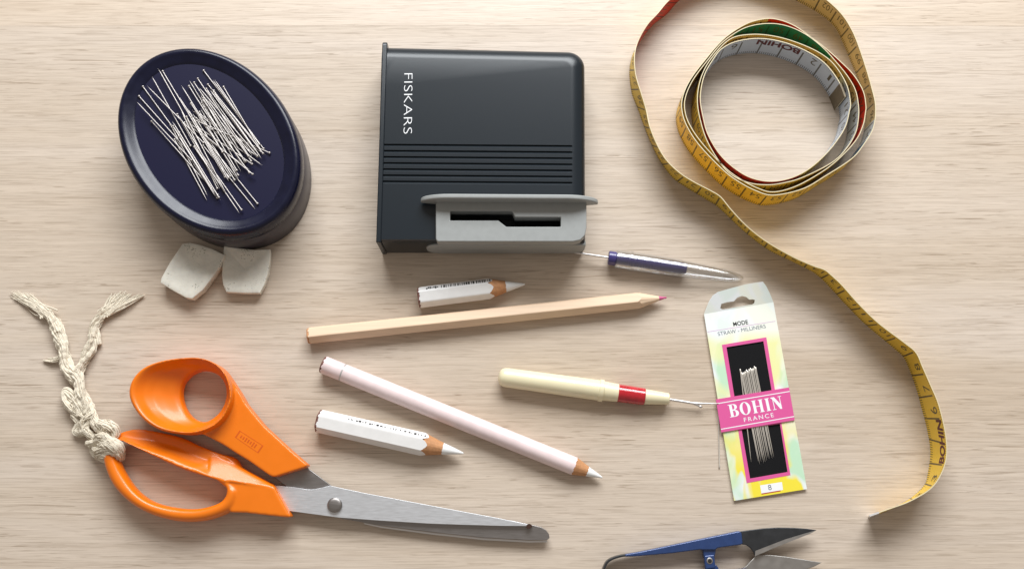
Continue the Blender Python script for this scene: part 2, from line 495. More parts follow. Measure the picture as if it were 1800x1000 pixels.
bot_ends = [(476,270),(466,272),(455,277),(461,291),(445,290),(440,300),(446,308),(438,318),(428,316),(433,326),(420,322),(410,330),(415,336),(405,344),(410,347),(387,351),(384,345),(421,375),(426,371),(449,368),(454,360),(400,335),(395,330)]
PINLAB = {0: 'steel pin reaching highest towards the upper rim of the navy dish', 1: 'second highest steel pin, just right of the one nearest the upper rim',
 2: 'steel pin fanning out at upper left, third down the left side of the heap', 6: 'leftmost steel pin of the heap, nearest the left rim of the navy dish',
 7: 'lowest steel pin on the left flank of the heap', 9: 'highest steel pin of the right hand bunch on the navy dish', 12: 'steel pin reaching furthest right on the navy dish',
 19: 'steel pin poking out lowest towards the bottom rim of the navy dish', 20: 'steel pin beside the lowest one at the bottom rim, slightly right of it',
 21: 'longer standing out steel pin at lower right, left of its neighbour', 22: 'steel pin standing out furthest at lower right of the heap'}
pairs = [((278,121),(357,262)),((285,124),(372,268)),((267,135),(347,278)),((250,151),(349,286)),((259,152),(368,262)),((243,168),(353,291)),((240,179),(350,296)),((265,212),(370,330)),
 ((333,142),(411,272)),((340,144),(424,268)),((319,151),(400,282)),((331,150),(418,288)),
 ((362,220),(476,270)),((352,202),(466,272)),((340,196),(455,277)),((350,212),(461,291)),((345,222),(445,290)),((336,224),(440,300)),((330,214),(446,308)),
 ((322,230),(421,375)),((330,236),(426,371)),((352,250),(449,368)),((362,246),(454,360)),((318,238),(387,351)),((312,232),(384,345))]
for k in range(42):
    f = random.random()
    bx, by = 470 - 95*f + random.uniform(-14, 4), 268 + 84*f + random.uniform(-14, 6)
    ang = R(53 + 7*f + random.gauss(0, 3.2))
    L = random.uniform(125, 170)
    pairs.append(((bx - L*math.cos(ang) * (1 - .1*f), by - L*math.sin(ang)), (bx, by)))
for i, ((a, b_), (c, d)) in enumerate(pairs):
    h1 = 86 + random.uniform(0, 9); h2 = 86 + random.uniform(0, 8)
    p, q = U(a, b_, h1), U(c, d, h2)
    m = (p + q) / 2
    want = 150 if i < 25 else (q - p).length
    dr = (q - p).normalized()
    if i < 12: q = p + dr * 150
    elif i < 25: p = q - dr * 150
    if i % 2: p, q = q, p
    put_pin(p, q, PINLAB.get(i, 'steel pin lying among many alike in the heap on the navy dish'))

# ------------------------------------------------------------------ chalk tiles
def chalk(name, pts, hgt, label, tiltv, lo):
    top = T(pts, hgt); c = sum(top, Vector()) / len(top)
    base = Vector((c.x, c.y, 0))
    ring = resample(catmull(top, 6, True), 48, True)
    # keep the corners
    ring = []
    n = len(top)
    for i in range(n):
        a, b_ = top[i], top[(i+1) % n]
        for k in range(8):
            ring.append(a.lerp(b_, k / 8))
    def sl(r, z, s):
        return [Vector((c.x + (p.x-c.x)*s, c.y + (p.y-c.y)*s, z + (p.x-c.x)*tiltv[0] + (p.y-c.y)*tiltv[1])) for p in r]
    dish_ = lambda s: -2.6 * (1 - s*s)
    rings = [sl(ring, lo, .97), sl(ring, lo + 2, 1.0), sl(ring, hgt - 4, 1.01), sl(ring, hgt - .8, 1.0), sl(ring, hgt, .97)]
    for s in (.8, .6, .4, .2, .05): rings.append(sl(ring, hgt + dish_(s), s))
    o = make(name, *loft_geo(rings), M['chalk'], None, 45, base)
    o['label'] = label; o['category'] = 'chalk'; o['group'] = 'white chalk tiles by the dish'
    return o
chalk('tailors_chalk', [(320, 428), (332, 426), (347, 429), (372, 437), (394, 448), (386, 468), (372, 489), (356, 510), (338, 525), (327, 523), (305, 511), (283, 497), (284, 489), (298, 462)], 22,
      'white chalk tile turned like a diamond, the left one below the navy dish', (-.01, -.05), 2.0)
chalk('tailors_chalk', [(393, 432), (420, 436), (446, 439), (474, 438), (474, 455), (471, 480), (465, 500), (457, 515), (430, 515), (398, 513), (392, 500), (390, 482), (391, 458)], 17,
      'white chalk tile with square top corners, the right one touching the navy dish', (.02, -.03), 2.4)

# ------------------------------------------------------------------ scissors sharpener
SH = 78
quad = [U(675, 88.5, 50), U(1027.5, 97, 50), U(1031, 424, SH), U(662, 424, SH)]     # TL TR BR BL
Wq = (quad[1] - quad[0]).length; Hq = (quad[0] - quad[3]).length
def Q(x, y, z):        # x,y in 0..1 across the case, y up
    a = quad[3].lerp(quad[2], x); b_ = quad[0].lerp(quad[1], x); p = a.lerp(b_, y)
    return Vector((p.x, p.y, z))
def case_ring(d, z, r0=30):
    x1 = 1 - d / Wq; y1 = 1 - d / Hq; y0 = .12 * d / Hq; x0 = 0
    rx = max(r0 - d*.6, 6) / Wq; ry = max(r0 - d*.6, 6) / Hq
    out = []
    def seg(xa, ya, xb, yb, n): 
        for k in range(n): out.append(Q(xa + (xb-xa)*k/n, ya + (yb-ya)*k/n, z))
    seg(x0, y0, x1 - 4/Wq, y0, 12)
    for k in range(4): 
        t = math.pi/2*k/4; out.append(Q(x1 - 4/Wq + 4/Wq*math.sin(t), y0 + 4/Hq*(1-math.cos(t)), z))
    seg(x1, y0 + 4/Hq, x1, y1 - ry, 12)
    for k in range(10):
        t = math.pi/2*k/10; out.append(Q(x1 - rx*(1-math.cos(t)), y1 - ry + ry*math.sin(t), z))
    seg(x1 - rx, y1, x0, y1, 12); seg(x0, y1, x0, y0, 12)
    return out
sharp = thing('scissors_sharpener', 'black plastic scissors sharpener with ribbed case and grey slotted slider', 'sharpener', (quad[0] + quad[2]) / 2)
case = make('case', *loft_geo([case_ring(2, 0), case_ring(0, 3), case_ring(0, 48), case_ring(.6, 56), case_ring(2, 62.5), case_ring(4.5, 67), case_ring(8.5, 70.6), case_ring(13.5, 73.6), case_ring(19, 76), case_ring(24, 77.4), case_ring(28, SH)]), M['black'], sharp)
for k in range(7):
    v = 254.5 + 10.75 * k
    a, b_ = U(673 - k*.5, v, SH), U(1006, v + 2.5, SH)
    d = (b_ - a).normalized(); q = Vector((-d.y, d.x, 0))
    prof = [(1.7, 3), (1.6, -2.8), (.6, -2.8), (-4.4, .15), (-4.4, 3)]
    V, Fc = loft_geo([[p + q*x + Vector((0, 0, z)) for x, z in prof][::-1] for p in (a - d*8, b_)])
    cut(case, V, Fc)
slot = [(791, 370), (900, 370), (905, 381), (986, 381), (986, 398), (890, 398), (876, 387), (791, 387)]
V, Fc = prism_geo(T(slot, 88), 30); cut(case, V, Fc)
sharpen(case.data, 28)
# the end plate at the left
ep = [(0, 0), (-7.5, 0)]
def wall(A, B, prof, thick, nrm):
    """upright plate: prof = (distance along A->B, height); thickness along nrm"""
    d = (B - A); d.z = 0; d.normalize()
    f = [Vector((A.x, A.y, 0)) + d*x + Vector((0, 0, z)) for x, z in prof]
    b_ = [p + nrm * thick for p in f]
    n = len(f); V = f + b_
    Fc = [tuple(range(n)), tuple(range(2*n-1, n-1, -1))] + [(k, n+k, n+(k+1) % n, (k+1) % n) for k in range(n)]
    bm = bmesh.new()
    vs_ = [bm.verts.new(v) for v in V]
    for fc in Fc: bm.faces.new([vs_[i] for i in fc])
    bmesh.ops.recalc_face_normals(bm, faces=bm.faces)
    Fo = [tuple(v.index for v in fc.verts) for fc in (bm.verts.index_update(), bm.faces)[1]]
    Vo = [v.co.copy() for v in bm.verts]; bm.free(); return Vo, Fo
A = U(661, 425, SH + 2); B = U(672, 74, SH + 2)
A = Vector((A.x, A.y, 0)); B = Vector((B.x, B.y, 0)); Lp = (B - A).length
dd = (B - A).normalized(); nl = Vector((dd.y, -dd.x, 0))
def rr_prof(x0, x1, z0, z1, r, corners=(1, 1, 1, 1), n=6):
    out = []
    for (cx, cz, a0, on) in ((x0, z0, 180, corners[0]), (x1, z0, 270, corners[1]), (x1, z1, 0, corners[2]), (x0, z1, 90, corners[3])):
        sx = 1 if cx == x0 else -1; sz = 1 if cz == z0 else -1
        if not on: out.append((cx, cz)); continue
        for k in range(n + 1):
            t = R(a0 + 90*k/n); out.append((cx + sx*r + r*math.cos(t), cz + sz*r + r*math.sin(t)))
    return out
pl = make('end_plate', *wall(A, B, rr_prof(-1, Lp + 2, .6, SH + 2.5, 9, (0, 0, 1, 0)), 8.5, nl), M['black'], sharp); bevel(pl, 1.6, 3)
# the maker's name, printed down the case
a, b_ = U(717.8, 129.5, SH), U(716.6, 235.5, SH)
q = Vector((1, 0, 0))
dvec = (b_ - a).normalized(); q = Vector((0, 0, 1)).cross(dvec)
W, Fc = fit_text('FISKARS', a - q*7.2, b_ - q*7.2, .25, 14.6, bold=-.018)
make('lettering', W, Fc, M['white_print'], sharp)
# grey slider
PH = 89
y_f = U(900, 424, PH).y; 
plan = T([(766, 352), (766, 420), (769, 424.5), (1008, 424.5), (1020, 422), (1028, 414), (1031, 400), (1031, 352)], PH)
pt = make('slider', *prism_geo(plan, 66), M['grey'], sharp)
V, Fc = prism_geo(T(slot, PH + 2), 60); 
cut(pt, V, Fc); bevel(pt, 1.2, 2, 30)
lp_a, lp_b = U(738, 347, 100), U(1053, 349, 100)
Ll = (lp_b - lp_a).length
nd = (Vector((lp_b.x, lp_b.y, 0)) - Vector((lp_a.x, lp_a.y, 0))).normalized(); nn = Vector((-nd.y, nd.x, 0))
def lip_prof(L, z0, z1, rl, rr):
    out = [(rl*.6, z0), (L - rr*.35, z0)]
    for k in range(9):
        t = math.pi/2*k/8; out.append((L - rr*.9 + rr*.9*math.cos(t), z0 + 6 + (z1 - z0 - 6)*math.sin(t)))
    for k in range(9):
        t = math.pi/2 + math.pi/2*k/8; out.append((rl + rl*math.cos(t), z0 + 10 + (z1 - z0 - 10)*math.sin(t)))
    return out
lip = make('slider_flange', *wall(lp_a - nn*5, lp_b - nn*5, lip_prof(Ll, 74, 112, 52, 62), 8, nn), M['grey'], sharp); bevel(lip, 2.0, 3, 50)
sk_a, sk_b = U(746, 424, 78), U(1030, 424, 78)
sk_a.z = sk_b.z = 0
Ls = (sk_b - sk_a).length
nd = (sk_b - sk_a).normalized(); nn = Vector((-nd.y, nd.x, 0))
sk = make('slider_flange', *wall(sk_a - nn*3.2, sk_b - nn*3.2, rr_prof(0, Ls + 1, 8, 62, 24, (1, 1, 0, 1)), 9, nn), M['grey'], sharp); bevel(sk, 1.8, 3, 50)

# ------------------------------------------------------------------ scissors
def ring_handle(outer, inner, prof, n=120):
    """prof(i_fraction, width) -> closed section list (t, h); outer/inner are matching closed loops"""
    o = [Vector((p.x, p.y, 0)) for p in outer]; c = [Vector((p.x, p.y, 0)) for p in inner]
    V = []; Fc = []; m = None
    for i in range(n):
        w = (o[i] - c[i]).length
        sec = prof(i / n, w, o[i], c[i]); m = len(sec)
        for t, h in sec:
            p = o[i].lerp(c[i], t); V.append(Vector((p.x, p.y, h)))
    for i in range(n):
        j = (i+1) % n
        for k in range(m):
            k2 = (k+1) % m
            Fc.append((i*m+k, j*m+k, j*m+k2, i*m+k2))
    bm = bmesh.new(); vs_ = [bm.verts.new(v) for v in V]
    for fc in Fc: bm.faces.new([vs_[q] for q in fc])
    bmesh.ops.recalc_face_normals(bm, faces=bm.faces); bm.verts.index_update()
    Fo = [tuple(v.index for v in fc.verts) for fc in bm.faces]; bm.free()
    return V, Fo

def match(outer, inner, n):
    """sample both loops at the same directions from the hole's centre"""
    c = sum(inner, Vector()) / len(inner)
    def at(loop):
        L = catmull(loop, 10, True); res = []
        for k in range(n):
            a = 2*math.pi*k/n; dv = Vector((math.cos(a), math.sin(a)))
            best = None
            for p, q in zip(L, L[1:] + L[:1]):
                e = (q - p).xy; r = (p - c).xy
                den = dv.x*e.y - dv.y*e.x
                if abs(den) < 1e-9: continue
                t = (r.x*e.y - r.y*e.x) / den; s = (r.x*dv.y - r.y*dv.x) / den
                if -1e-6 <= s <= 1 + 1e-6 and t > 0:
                    if best is None or t > best: best = t
            res.append(c + Vector((dv.x, dv.y, 0)) * best)
        return res
    return at(outer), at(inner)

def fuse(o, vox, it, fac=.5):
    m = o.modifiers.new('fuse', 'REMESH'); m.mode = 'VOXEL'; m.voxel_size = vox * S; m.use_smooth_shade = True
    s = o.modifiers.new('soft', 'SMOOTH'); s.factor = fac; s.iterations = it
    bake(o); o.data.shade_smooth()
    return o

sc = thing('scissors', 'large fabric scissors with orange plastic handles, steel blades and a rust spot', 'scissors', U(560, 870))
# thumb bow with its dished left side, and its arm
HT = 40
o_pts = [(333,630),(362,632),(386,643),(401,660),(409,682),(410,704),(402,727),(388,745),(366,757),(340,763),(312,762),(282,755),(254,737),(236,713),(230,690),(237,667),(257,647),(290,635)]
i_pts = [(358,651),(381,658),(394,674),(397,693),(392,712),(381,728),(362,740),(342,736),(327,719),(320,696),(323,674),(337,658)]
oo, ii = match(T(o_pts, 46), T(i_pts, 24), 120)
def prof_thumb(f, w, o, c):
    up = 62
    return [(.10, 12), (.02, 20), (0, 32), (.0, up - 10), (.03, up - 3), (.085, up), (.15, up - 3), (.28, up - 14), (.45, up - 23), (.65, up - 29), (.85, up - 34), (.96, up - 39), (1, 12), (.96, 6), (.5, 4), (.2, 7)]
V1, F1 = ring_handle(oo, ii, prof_thumb)
mb = MB(); mb.add(V1, F1)
arm = T([(401,660),(412,676),(421,690),(432,709),(448,729),(464,748),(488,770),(512,792),(541,817),(535,821),(481,838),(472,834),(438,810),(415,796),(392,781),(366,767),(345,758),(372,752),(390,738),(402,718),(406,690)], HT)
mb.add(*prism_geo(arm, 13))
up_h = fuse(mb.build('handle', M['orange'], sc), 1.7, 7)
# moulded mark on the arm: a raised frame and faint worn characters
lbl = T([(421,756),(463,783),(454,796),(413,768)], HT + .1)
lc = sum(lbl, Vector()) / 4
inn = [lc + (p - lc) * .90 for p in lbl]
for p in lbl + inn: p.z = HT + .25
M['orange_mark'] = plain('orange_mark', (.62, .10, .004), .4)
mk = make('moulded_frame', *plate_geo(lbl, [inn], .9), M['orange_mark'], up_h)
a, b_ = lc.lerp(lbl[0].lerp(lbl[3], .5), .7), lc.lerp(lbl[1].lerp(lbl[2], .5), .7)
mb = MB(); dv = (b_ - a); q = Vector((-dv.y, dv.x, 0)).normalized()
for k in range(7):
    x = a + dv * (k / 7.0); hgt = random.uniform(2, 4)
    mb.add(*prism_geo([x - q*hgt, x + dv*.06 - q*hgt, x + dv*.06 + q*hgt, x + q*hgt], 0, drop=.5))
for v in mb.V: v.z += .25
mb.build('moulded_mark', M['orange_mark'], up_h)

# finger bow
o2 = [(203,762),(213,756),(237,752),(272,757),(314,767),(345,781),(381,795),(413,805),(424,830),(420,865),(410,893),(384,908),(352,916),(314,916),(272,906),(234,887),(203,858),(186,825),(183,795)]
i2 = [(211,773),(230,781),(272,802),(320,824),(368,839),(394,848),(400,864),(388,882),(352,893),(314,892),(272,882),(243,863),(221,834),(208,808),(204,788)]
def dense(pts, h, n): return resample(catmull(T(pts, h), 10, True), n, True)
oo, ii = match(T(o2, 34), T(i2, 30), 160)
def prof_finger(f, w, o, c):
    m = (o + c) / 2
    upper = max(0, min(1, (U(300, 845).y * 0 + m.y - (U(200, 800).y + (m.x - U(200, 800).x) * -.28)) / 30))   # 1 on the broad upper bar
    t = lambda x: x
    hi = 44; 
    r = [(.14, 9), (.04, 13), (0, 26 - 8*upper), (.05, 36 - 15*upper), (.18, 41 - 19*upper), (.40, hi - 20*upper), (.62, hi - 13*upper), (.82, 42 - 1*upper), (.93, 38 + 5*upper), (1, 28), (.96, 16), (.84, 9), (.5, 6)]
    return r
V1, F1 = ring_handle(oo, ii, prof_finger, 160)
mb = MB(); mb.add(V1, F1)
arm2 = T([(384,846),(420,846),(455,850),(482,855),(511,908),(505,909),(467,905),(432,901),(404,900),(406,880),(404,862)], 39)
mb.add(*prism_geo(arm2, 11))
cham = [U(370,796,20), U(396,802,24), U(416,816,25), U(442,831,26), U(480,851,29), U(484,857,38), U(455,853,40), U(420,848,42), U(392,845,43), U(366,836,41)]
mb.add(*prism_geo(cham, 11))
lo_h = fuse(mb.build('handle', M['orange'], sc), 1.7, 12)

# blades
def blade_geo(pts, h_top, thick): return prism_geo(T(pts, h_top), 0, drop=thick)
b1 = [(470,850),(481,852.5),(514,855.5),(536,859),(549,860),(565,857),(580,853),(640,866),(720,881),(800,896),(870,909),(926,920.5),(930,922.5),(925,924),(880,923.6),(820,922),(760,920),(670,914.6),(595,909),(550,903),(509,897.5),(480,893)]
bl_up = bevel(make('blade', *blade_geo(b1, 22, 5.5), M['steel'], sc), .35, 2)
b2 = [(470,826),(508,818),(539.5,821),(560,836),(582,853),(560,872),(590,890),(640,895),(760,906),(900,914),(940,923),(952,926),(960,931),(965,938),(966,945),(961,949),(930,949),(850,944.5),(760,935),(670,923.5),(600,911),(560,890),(530,870),(505,856),(484,840)]
bl_lo = bevel(make('blade', *blade_geo(b2, 15, 6), M['steel_dark'], sc), .7, 2)
edge = [(640,918.6),(670,924.2),(760,935.7),(850,945.1),(930,949.6),(962,949.5),(962,952.5),(930,953),(850,948.6),(760,939),(670,927),(640,920.5)]
make('honed_edge', *prism_geo(T(edge, 9.5), 0, drop=2.5), M['chrome'], bl_lo)
pc = U(588.4, 887, 24)
def dome(c, r, h, n=28): 
    A = Vector((c.x, c.y, c.z)); rings = []
    return [[Vector((c.x + r*s*math.cos(2*math.pi*k/n), c.y + r*s*math.sin(2*math.pi*k/n), c.z + z)) for k in range(n)] for s, z in ((1, -3), (1, h*.35), (.93, h*.62), (.8, h*.82), (.55, h*.95), (.2, h), (.02, h))]
scr = make('pivot_screw', *loft_geo(dome(pc, 12.2, 4.5)), M['steel_dark'], sc, 50)
rs = U(929.5, 924.5, 22.2)
rp = [Vector((rs.x + (5.2 + random.uniform(-1.6, 1.2))*math.cos(t), rs.y + (4.2 + random.uniform(-1.3, 1))*math.sin(t), 23.0)) for t in [2*math.pi*k/14 for k in range(14)]]
make('rust_spot', *prism_geo(rp, 15.2), M['rust'], sc)

# ------------------------------------------------------------------ cotton cord tied to the finger bow
def yarn(path, r, plies=3, pitch=None, jit=.5, mb=None, taper=None, flat=.8):
    r *= 1.02
    P = catmull(path, 10); n = max(24, int(sum((a-b).length for a, b in zip(P, P[1:])) / 1.6)); P = resample(P, n)
    pitch = (pitch or r * 7) * 1.9; plies = max(2, plies - 1)
    mb = mb or MB(); ref = Vector((0, 0, 1)); fr = []
    for i, p in enumerate(P):
        t = (P[min(i+1, n-1)] - P[max(i-1, 0)]).normalized(); ref = (ref - t*ref.dot(t)).normalized(); fr.append((ref.copy(), t.cross(ref)))
    step = (P[1] - P[0]).length
    for k in range(plies):
        ph = random.uniform(-.4, .4) + 2*math.pi*k/plies; pts = []; rad = []
        w1, w2 = random.uniform(0, 6), random.uniform(0, 6)
        for i, p in enumerate(P):
            a = ph + 2*math.pi*i*step/pitch
            rr_ = r * .46 * (1 + .14*math.sin(i*.17 + w1)); tp = taper(i/(n-1)) if taper else 1
            q = p + fr[i][0]*math.cos(a)*rr_*tp*flat + fr[i][1]*math.sin(a)*rr_*tp
            q += Vector((random.uniform(-jit, jit), random.uniform(-jit, jit), 0)) * .35
            pts.append(q); rad.append(r*(.66 if plies == 2 else .58)*tp*(1 + .10*math.sin(i*.19 + w2) + .06*math.sin(i*.9)))
        mb.add(*tube_geo(pts, [q*.86 for q in rad], 8))
        # the fibres that make up the ply
        nf = max(7, int(r * 1.6)); tw = random.uniform(.8, 1.2) * pitch * 1.6
        for f_ in range(nf):
            ph2 = 2*math.pi*f_/nf + random.uniform(-.3, .3); w3 = random.uniform(0, 6); fp = []
            for j in range(n):
                a = ph2 - 2*math.pi*j*step/tw + .25*math.sin(j*.2 + w3)
                k_ = .80 + .16*math.sin(j*.13 + w3*2)
                q = pts[j] + (fr[j][0]*math.cos(a) + fr[j][1]*math.sin(a)) * rad[j] * k_; q.z = max(q.z, .6); fp.append(q)
            mb.add(*tube_geo(fp, [q*.30 for q in rad], 5))
        # loose fibres lying along the ply
        for _ in range(int(n * step / 5)):
            i0 = random.randrange(0, max(1, n - 8)); ln = random.randint(5, 16); ph2 = random.uniform(0, 6.28); out = random.uniform(.95, 1.25)
            fp = []
            for j in range(i0, min(i0 + ln, n)):
                a = ph2 + 2*math.pi*(j - i0)*step/pitch*random.uniform(.8, 1.2)
                fp.append(pts[j] + (fr[j][0]*math.cos(a) + fr[j][1]*math.sin(a)) * rad[j] * (out + .012*(j - i0)))
            if len(fp) > 3:
                for v_ in fp: v_.z = max(v_.z, .5)
                mb.add(*tube_geo(fp, [.55]*len(fp), 4))
    return mb
def PT(L): return [U(u, v, h) for u, v, h in L]
def fray(mb, root, tips, n, r, spread, h):
    for k in range(n):
        tp = random.choice(tips); tu = tp[0] + random.gauss(0, spread); tv = tp[1] + random.gauss(0, spread)
        ru, rv = root[0] + random.gauss(0, 4.5), root[1] + random.gauss(0, 4.5)
        mu, mv = (ru + tu)/2 + random.gauss(0, spread*.6), (rv + tv)/2 + random.gauss(0, spread*.6)
        P = catmull(PT([(ru, rv, h + random.uniform(0, 4)), (mu, mv, h*.7 + random.uniform(0, 5)), (tu, tv, 1.5 + random.uniform(0, 3))]), 8)
        mb.add(*tube_geo(P, [r*(1 - .75*i/(len(P)-1)) for i in range(len(P))], 5))
cord = thing('cotton_cord', 'frayed cream cotton cord knotted round the orange finger loop', 'cord', U(150, 720))
mb = yarn(PT([(93,563,8),(102,582,8),(110,606,8),(116,629,9),(120,650,11),(135,672,12),(145,700,12),(158,724,14),(172,746,20),(190,760,26)]), 9.5, 3, 74)
mb.build('twisted_cord', M['cotton'], cord, 60)
mb = yarn(PT([(162,588,8),(163,602,8),(154,622,8),(146,640,8),(137,656,12)]), 8.5, 3, 60)
yarn(PT([(137,648,12),(142,668,17),(146,690,18),(152,712,19),(150,728,20)]), 5.0, 2, 50, mb=mb)
mb.build('twisted_cord', M['cotton'], cord, 60)
mb = yarn(PT([(68,538,6),(82,550,7),(95,566,8),(103,585,8)]), 8, 4, 90, taper=lambda t: .75 + .3*t)
fray(mb, (82,551), [(23,516),(30,516),(40,520),(34,524),(48,534),(60,530),(50,519),(44,528),(56,522)], 150, 1.5, 3.2, 7)
yarn(PT([(113,622,10),(104,630,9),(90,634,6),(76,633,3)]), 4.2, 2, 40, mb=mb, taper=lambda t: 1 - .6*t)
yarn(PT([(106,610,9),(107,622,10),(98,629,7),(84,630,4)]), 2.6, 2, 30, mb=mb, taper=lambda t: 1 - .6*t)
mb.build('frayed_end', M['cotton'], cord, 60)
mb = yarn(PT([(196,541,6),(178,556,7),(167,572,8),(162,592,8)]), 7.5, 4, 100, taper=lambda t: .8 + .2*t)
yarn(PT([(176,605,5),(172,590,6),(170,575,6),(182,555,6)]), 5, 2, 50, mb=mb)
fray(mb, (186,550), [(200,522),(207,518),(214,516),(222,516),(216,522),(226,520)], 110, 1.4, 3.2, 7)
fray(mb, (184,552), [(246,520),(232,528),(254,519),(238,524)], 50, 1.4, 2.0, 6)
mb.build('frayed_end', M['cotton'], cord, 60)
mb = yarn(PT([(150,735,14),(138,726,13),(122,712,12),(112,696,11),(114,686,11),(124,694,12),(136,714,14),(142,730,14)]), 6.6, 3, 60)
yarn(PT([(128,728,8),(140,742,9),(132,756,8),(140,762,9),(152,756,10)]), 5.5, 3, 60, mb=mb)
yarn(PT([(168,728,20),(150,742,20),(148,756,18),(166,768,18),(182,770,22),(186,752,30),(170,742,28)]), 7.5, 3, 58, mb=mb)
yarn(PT([(176,742,30),(192,746,32),(202,757,30),(196,770,24),(180,764,20)]), 7.5, 3, 60, mb=mb)
yarn(PT([(160,778,12),(176,770,34),(194,776,44),(208,788,40),(206,800,22),(190,804,12),(170,798,8),(162,784,8)]), 8.5, 3, 66, mb=mb)
yarn(PT([(170,790,20),(182,784,40),(196,786,47),(210,796,34),(208,806,14)]), 8.0, 3, 60, mb=mb)
yarn(PT([(172,796,14),(186,796,36),(200,797,40),(210,802,20)]), 7.5, 3, 60, mb=mb)
mb.build('knot', M['cotton'], cord, 60)

# ------------------------------------------------------------------ pencils
def hexr(phi, ri, roll, rnd=.0):
    a = (phi - roll + math.pi/6) % (math.pi/3) - math.pi/6
    return ri / math.cos(a)
def pencil(name, A, B, ri, cone_len, lead_from, label, mats, roll=0.0, hexa=True, group=None, back=None, noscallop=False):
    """A back end centre, B tip; cone_len: length of the sharpened part; lead_from: where the lead shows (from the tip)"""
    root = thing(name, label, 'pencil', (A + B)/2, group)
    n = 72; d, up, sd = frame(A, B); L = (B - A).length
    dirs = []; rad = []
    for k in range(n):
        phi = 2*math.pi*k/n; dirs.append(up*math.cos(phi) + sd*math.sin(phi))
        rad.append(hexr(phi, ri, roll) if hexa else ri)
    slope = ri / cone_len          # radius per distance from the tip
    tb = [L - r / slope for r in rad]
    wob = [1.1*math.sin(k*.9) + .8*math.sin(k*2.3 + 1) for k in range(n)]
    ring = lambda ts, rs: [A + d*t + dr*r for t, dr, r in zip(ts, dirs, rs)]
    tb = [t + w*.6 for t, w in zip(tb, wob)]
    rag = [3.2 + w*.9 for w in wob]
    rings = [ring([t + .3 for t in rag], [r - 1.1 for r in rad]), ring(rag, [r - .35 for r in rad]), ring([t + .6 for t in rag], rad)]
    for j in range(1, 9): rings.append(ring([5 + (t - 5)*j/8 for t in tb], rad))
    V, Fc = loft_geo(rings, False, False)
    make('barrel', V, Fc, mats[0], root, 25)
    lf = lead_from
    V, Fc = loft_geo([ring([t - .5 for t in tb], [r - .05 for r in rad]), ring(tb, [r - .25 for r in rad]),
                      ring([L - lf*1.0 + w*.35 for w in wob], [slope*lf]*n)], True, True)
    make('sharpened_wood', V, Fc, mats[1], root, 35)
    prof = [(L - lf - 1, slope*lf*.98), (L - lf + .2, slope*lf*1.0), (L - lf*.5, slope*lf*.60), (L - lf*.2, slope*lf*.32), (L - 3, slope*3 + 1.2), (L - 1, slope + 1.2), (L, .5)]
    make('lead', *lathe_geo(A, B, prof, 32), mats[2], root, 50)
    V, Fc = loft_geo([ring([6]*n, [r - 1.2 for r in rad]), ring([1]*n, [r - .7 for r in rad]), ring([.1]*n, [r - 1.8 for r in rad]), ring([1.0]*n, [ri*.4]*n)], True, True)
    make('end_face', V, Fc, mats[3], root, 40)
    return root, (A, d, up, sd, L)

def facet_marks(root, fr, ri, phi, marks, name='print', off=0):
    """marks: (t0, t1, y0, y1) rectangles on the facet whose normal is at phi"""
    A, d, up, sd, L = fr
    n_ = up*math.cos(phi) + sd*math.sin(phi); q = -up*math.sin(phi) + sd*math.cos(phi)
    mb = MB()
    for t0, t1, y0, y1 in marks:
        z = ri + .12
        mb.add([A + d*t + q*y + n_*z for t, y in ((t0, y0), (t1, y0), (t1, y1), (t0, y1))], [(0, 1, 2, 3)])
    return mb.build(name, M['black_print'], root)

A, B = U(735, 523.5, 16), U(923, 499.5, 15)
r1, f1 = pencil('pencil', A, B, 16.0, 56, 34, 'white pencil stub with bar code, pointing at the seam ripper above the wooden pencil',
   (M['white_paint'], M['cut_wood'], M['white_lead'], M['end_brown']), R(-8), True, 'white pencil stubs')
mk = []; x = 42.0
while x < 128:
    w = random.choice((1.0, 1.4, 2.2, 3.0)); mk.append((x, x + w, -5.5, 5.0)); x += w + random.choice((1.2, 1.8, 2.6))
facet_marks(r1, f1, 16.0, R(52), mk, 'bar_code')
mk = [(16 + 3.1*k, 18.6 + 3.1*k, random.uniform(-5, -1), random.uniform(1, 5)) for k in range(7)]
facet_marks(r1, f1, 16.0, R(52), mk, 'print')

A, B = U(541, 590, 13.4), U(1172, 523, 12)
r2, f2 = pencil('pencil', A, B, 13.2, 46, 14, 'long unpainted wooden pencil with a pink lead', (M['bare_wood'], M['bare_wood'], M['pink_lead'], M['cut_wood']), R(12))

A, B = U(567, 640, 15), U(1059, 839, 11)
r3, f3 = pencil('pencil', A, B, 15.2, 50, 27, 'long round pale pink pencil with a white point', (M['pink_paint'], M['cut_wood'], M['white_lead'], M['end_brown']), 0, False)
make('silver_band', *lathe_geo(*[f3[0] + f3[1]*t for t in (37, 47)], [(0, 15.0), (.2, 15.32), (1.4, 15.36), (2.6, 15.32), (2.9, 15.0)], 48), M['ring_grey'], r3, 60)

A, B = U(558, 739, 16.5), U(815, 796.5, 15)
r4, f4 = pencil('pencil', A, B, 17.0, 62, 36, 'white pencil stub with a row of tiny black print, beside the orange scissors',
   (M['white_paint'], M['cut_wood'], M['white_lead'], M['end_brown']), R(-6), True, 'white pencil stubs')
mk = []; x = 52.0; k = 0
while x < 184:
    w = random.choice((1.2, 2.0, 3.0)); y = random.uniform(-1.2, .4)
    if k in (4, 10, 22): mk.append((x, x + 4.2, -3.0, 2.4)); x += 6.5
    else:
        mk.append((x, x + w*.5, y - 2.5, y + 2.5))
        if random.random() < .6: mk.append((x + w*.5 + .01, x + w + .6, y + (.9 if random.random() < .5 else -1.8), y + 1.8 if random.random() < .4 else y + 1.2))
        x += w + random.choice((1.4, 2.2, 4.5))
    k += 1
facet_marks(r4, f4, 17.0, R(54), mk, 'print')

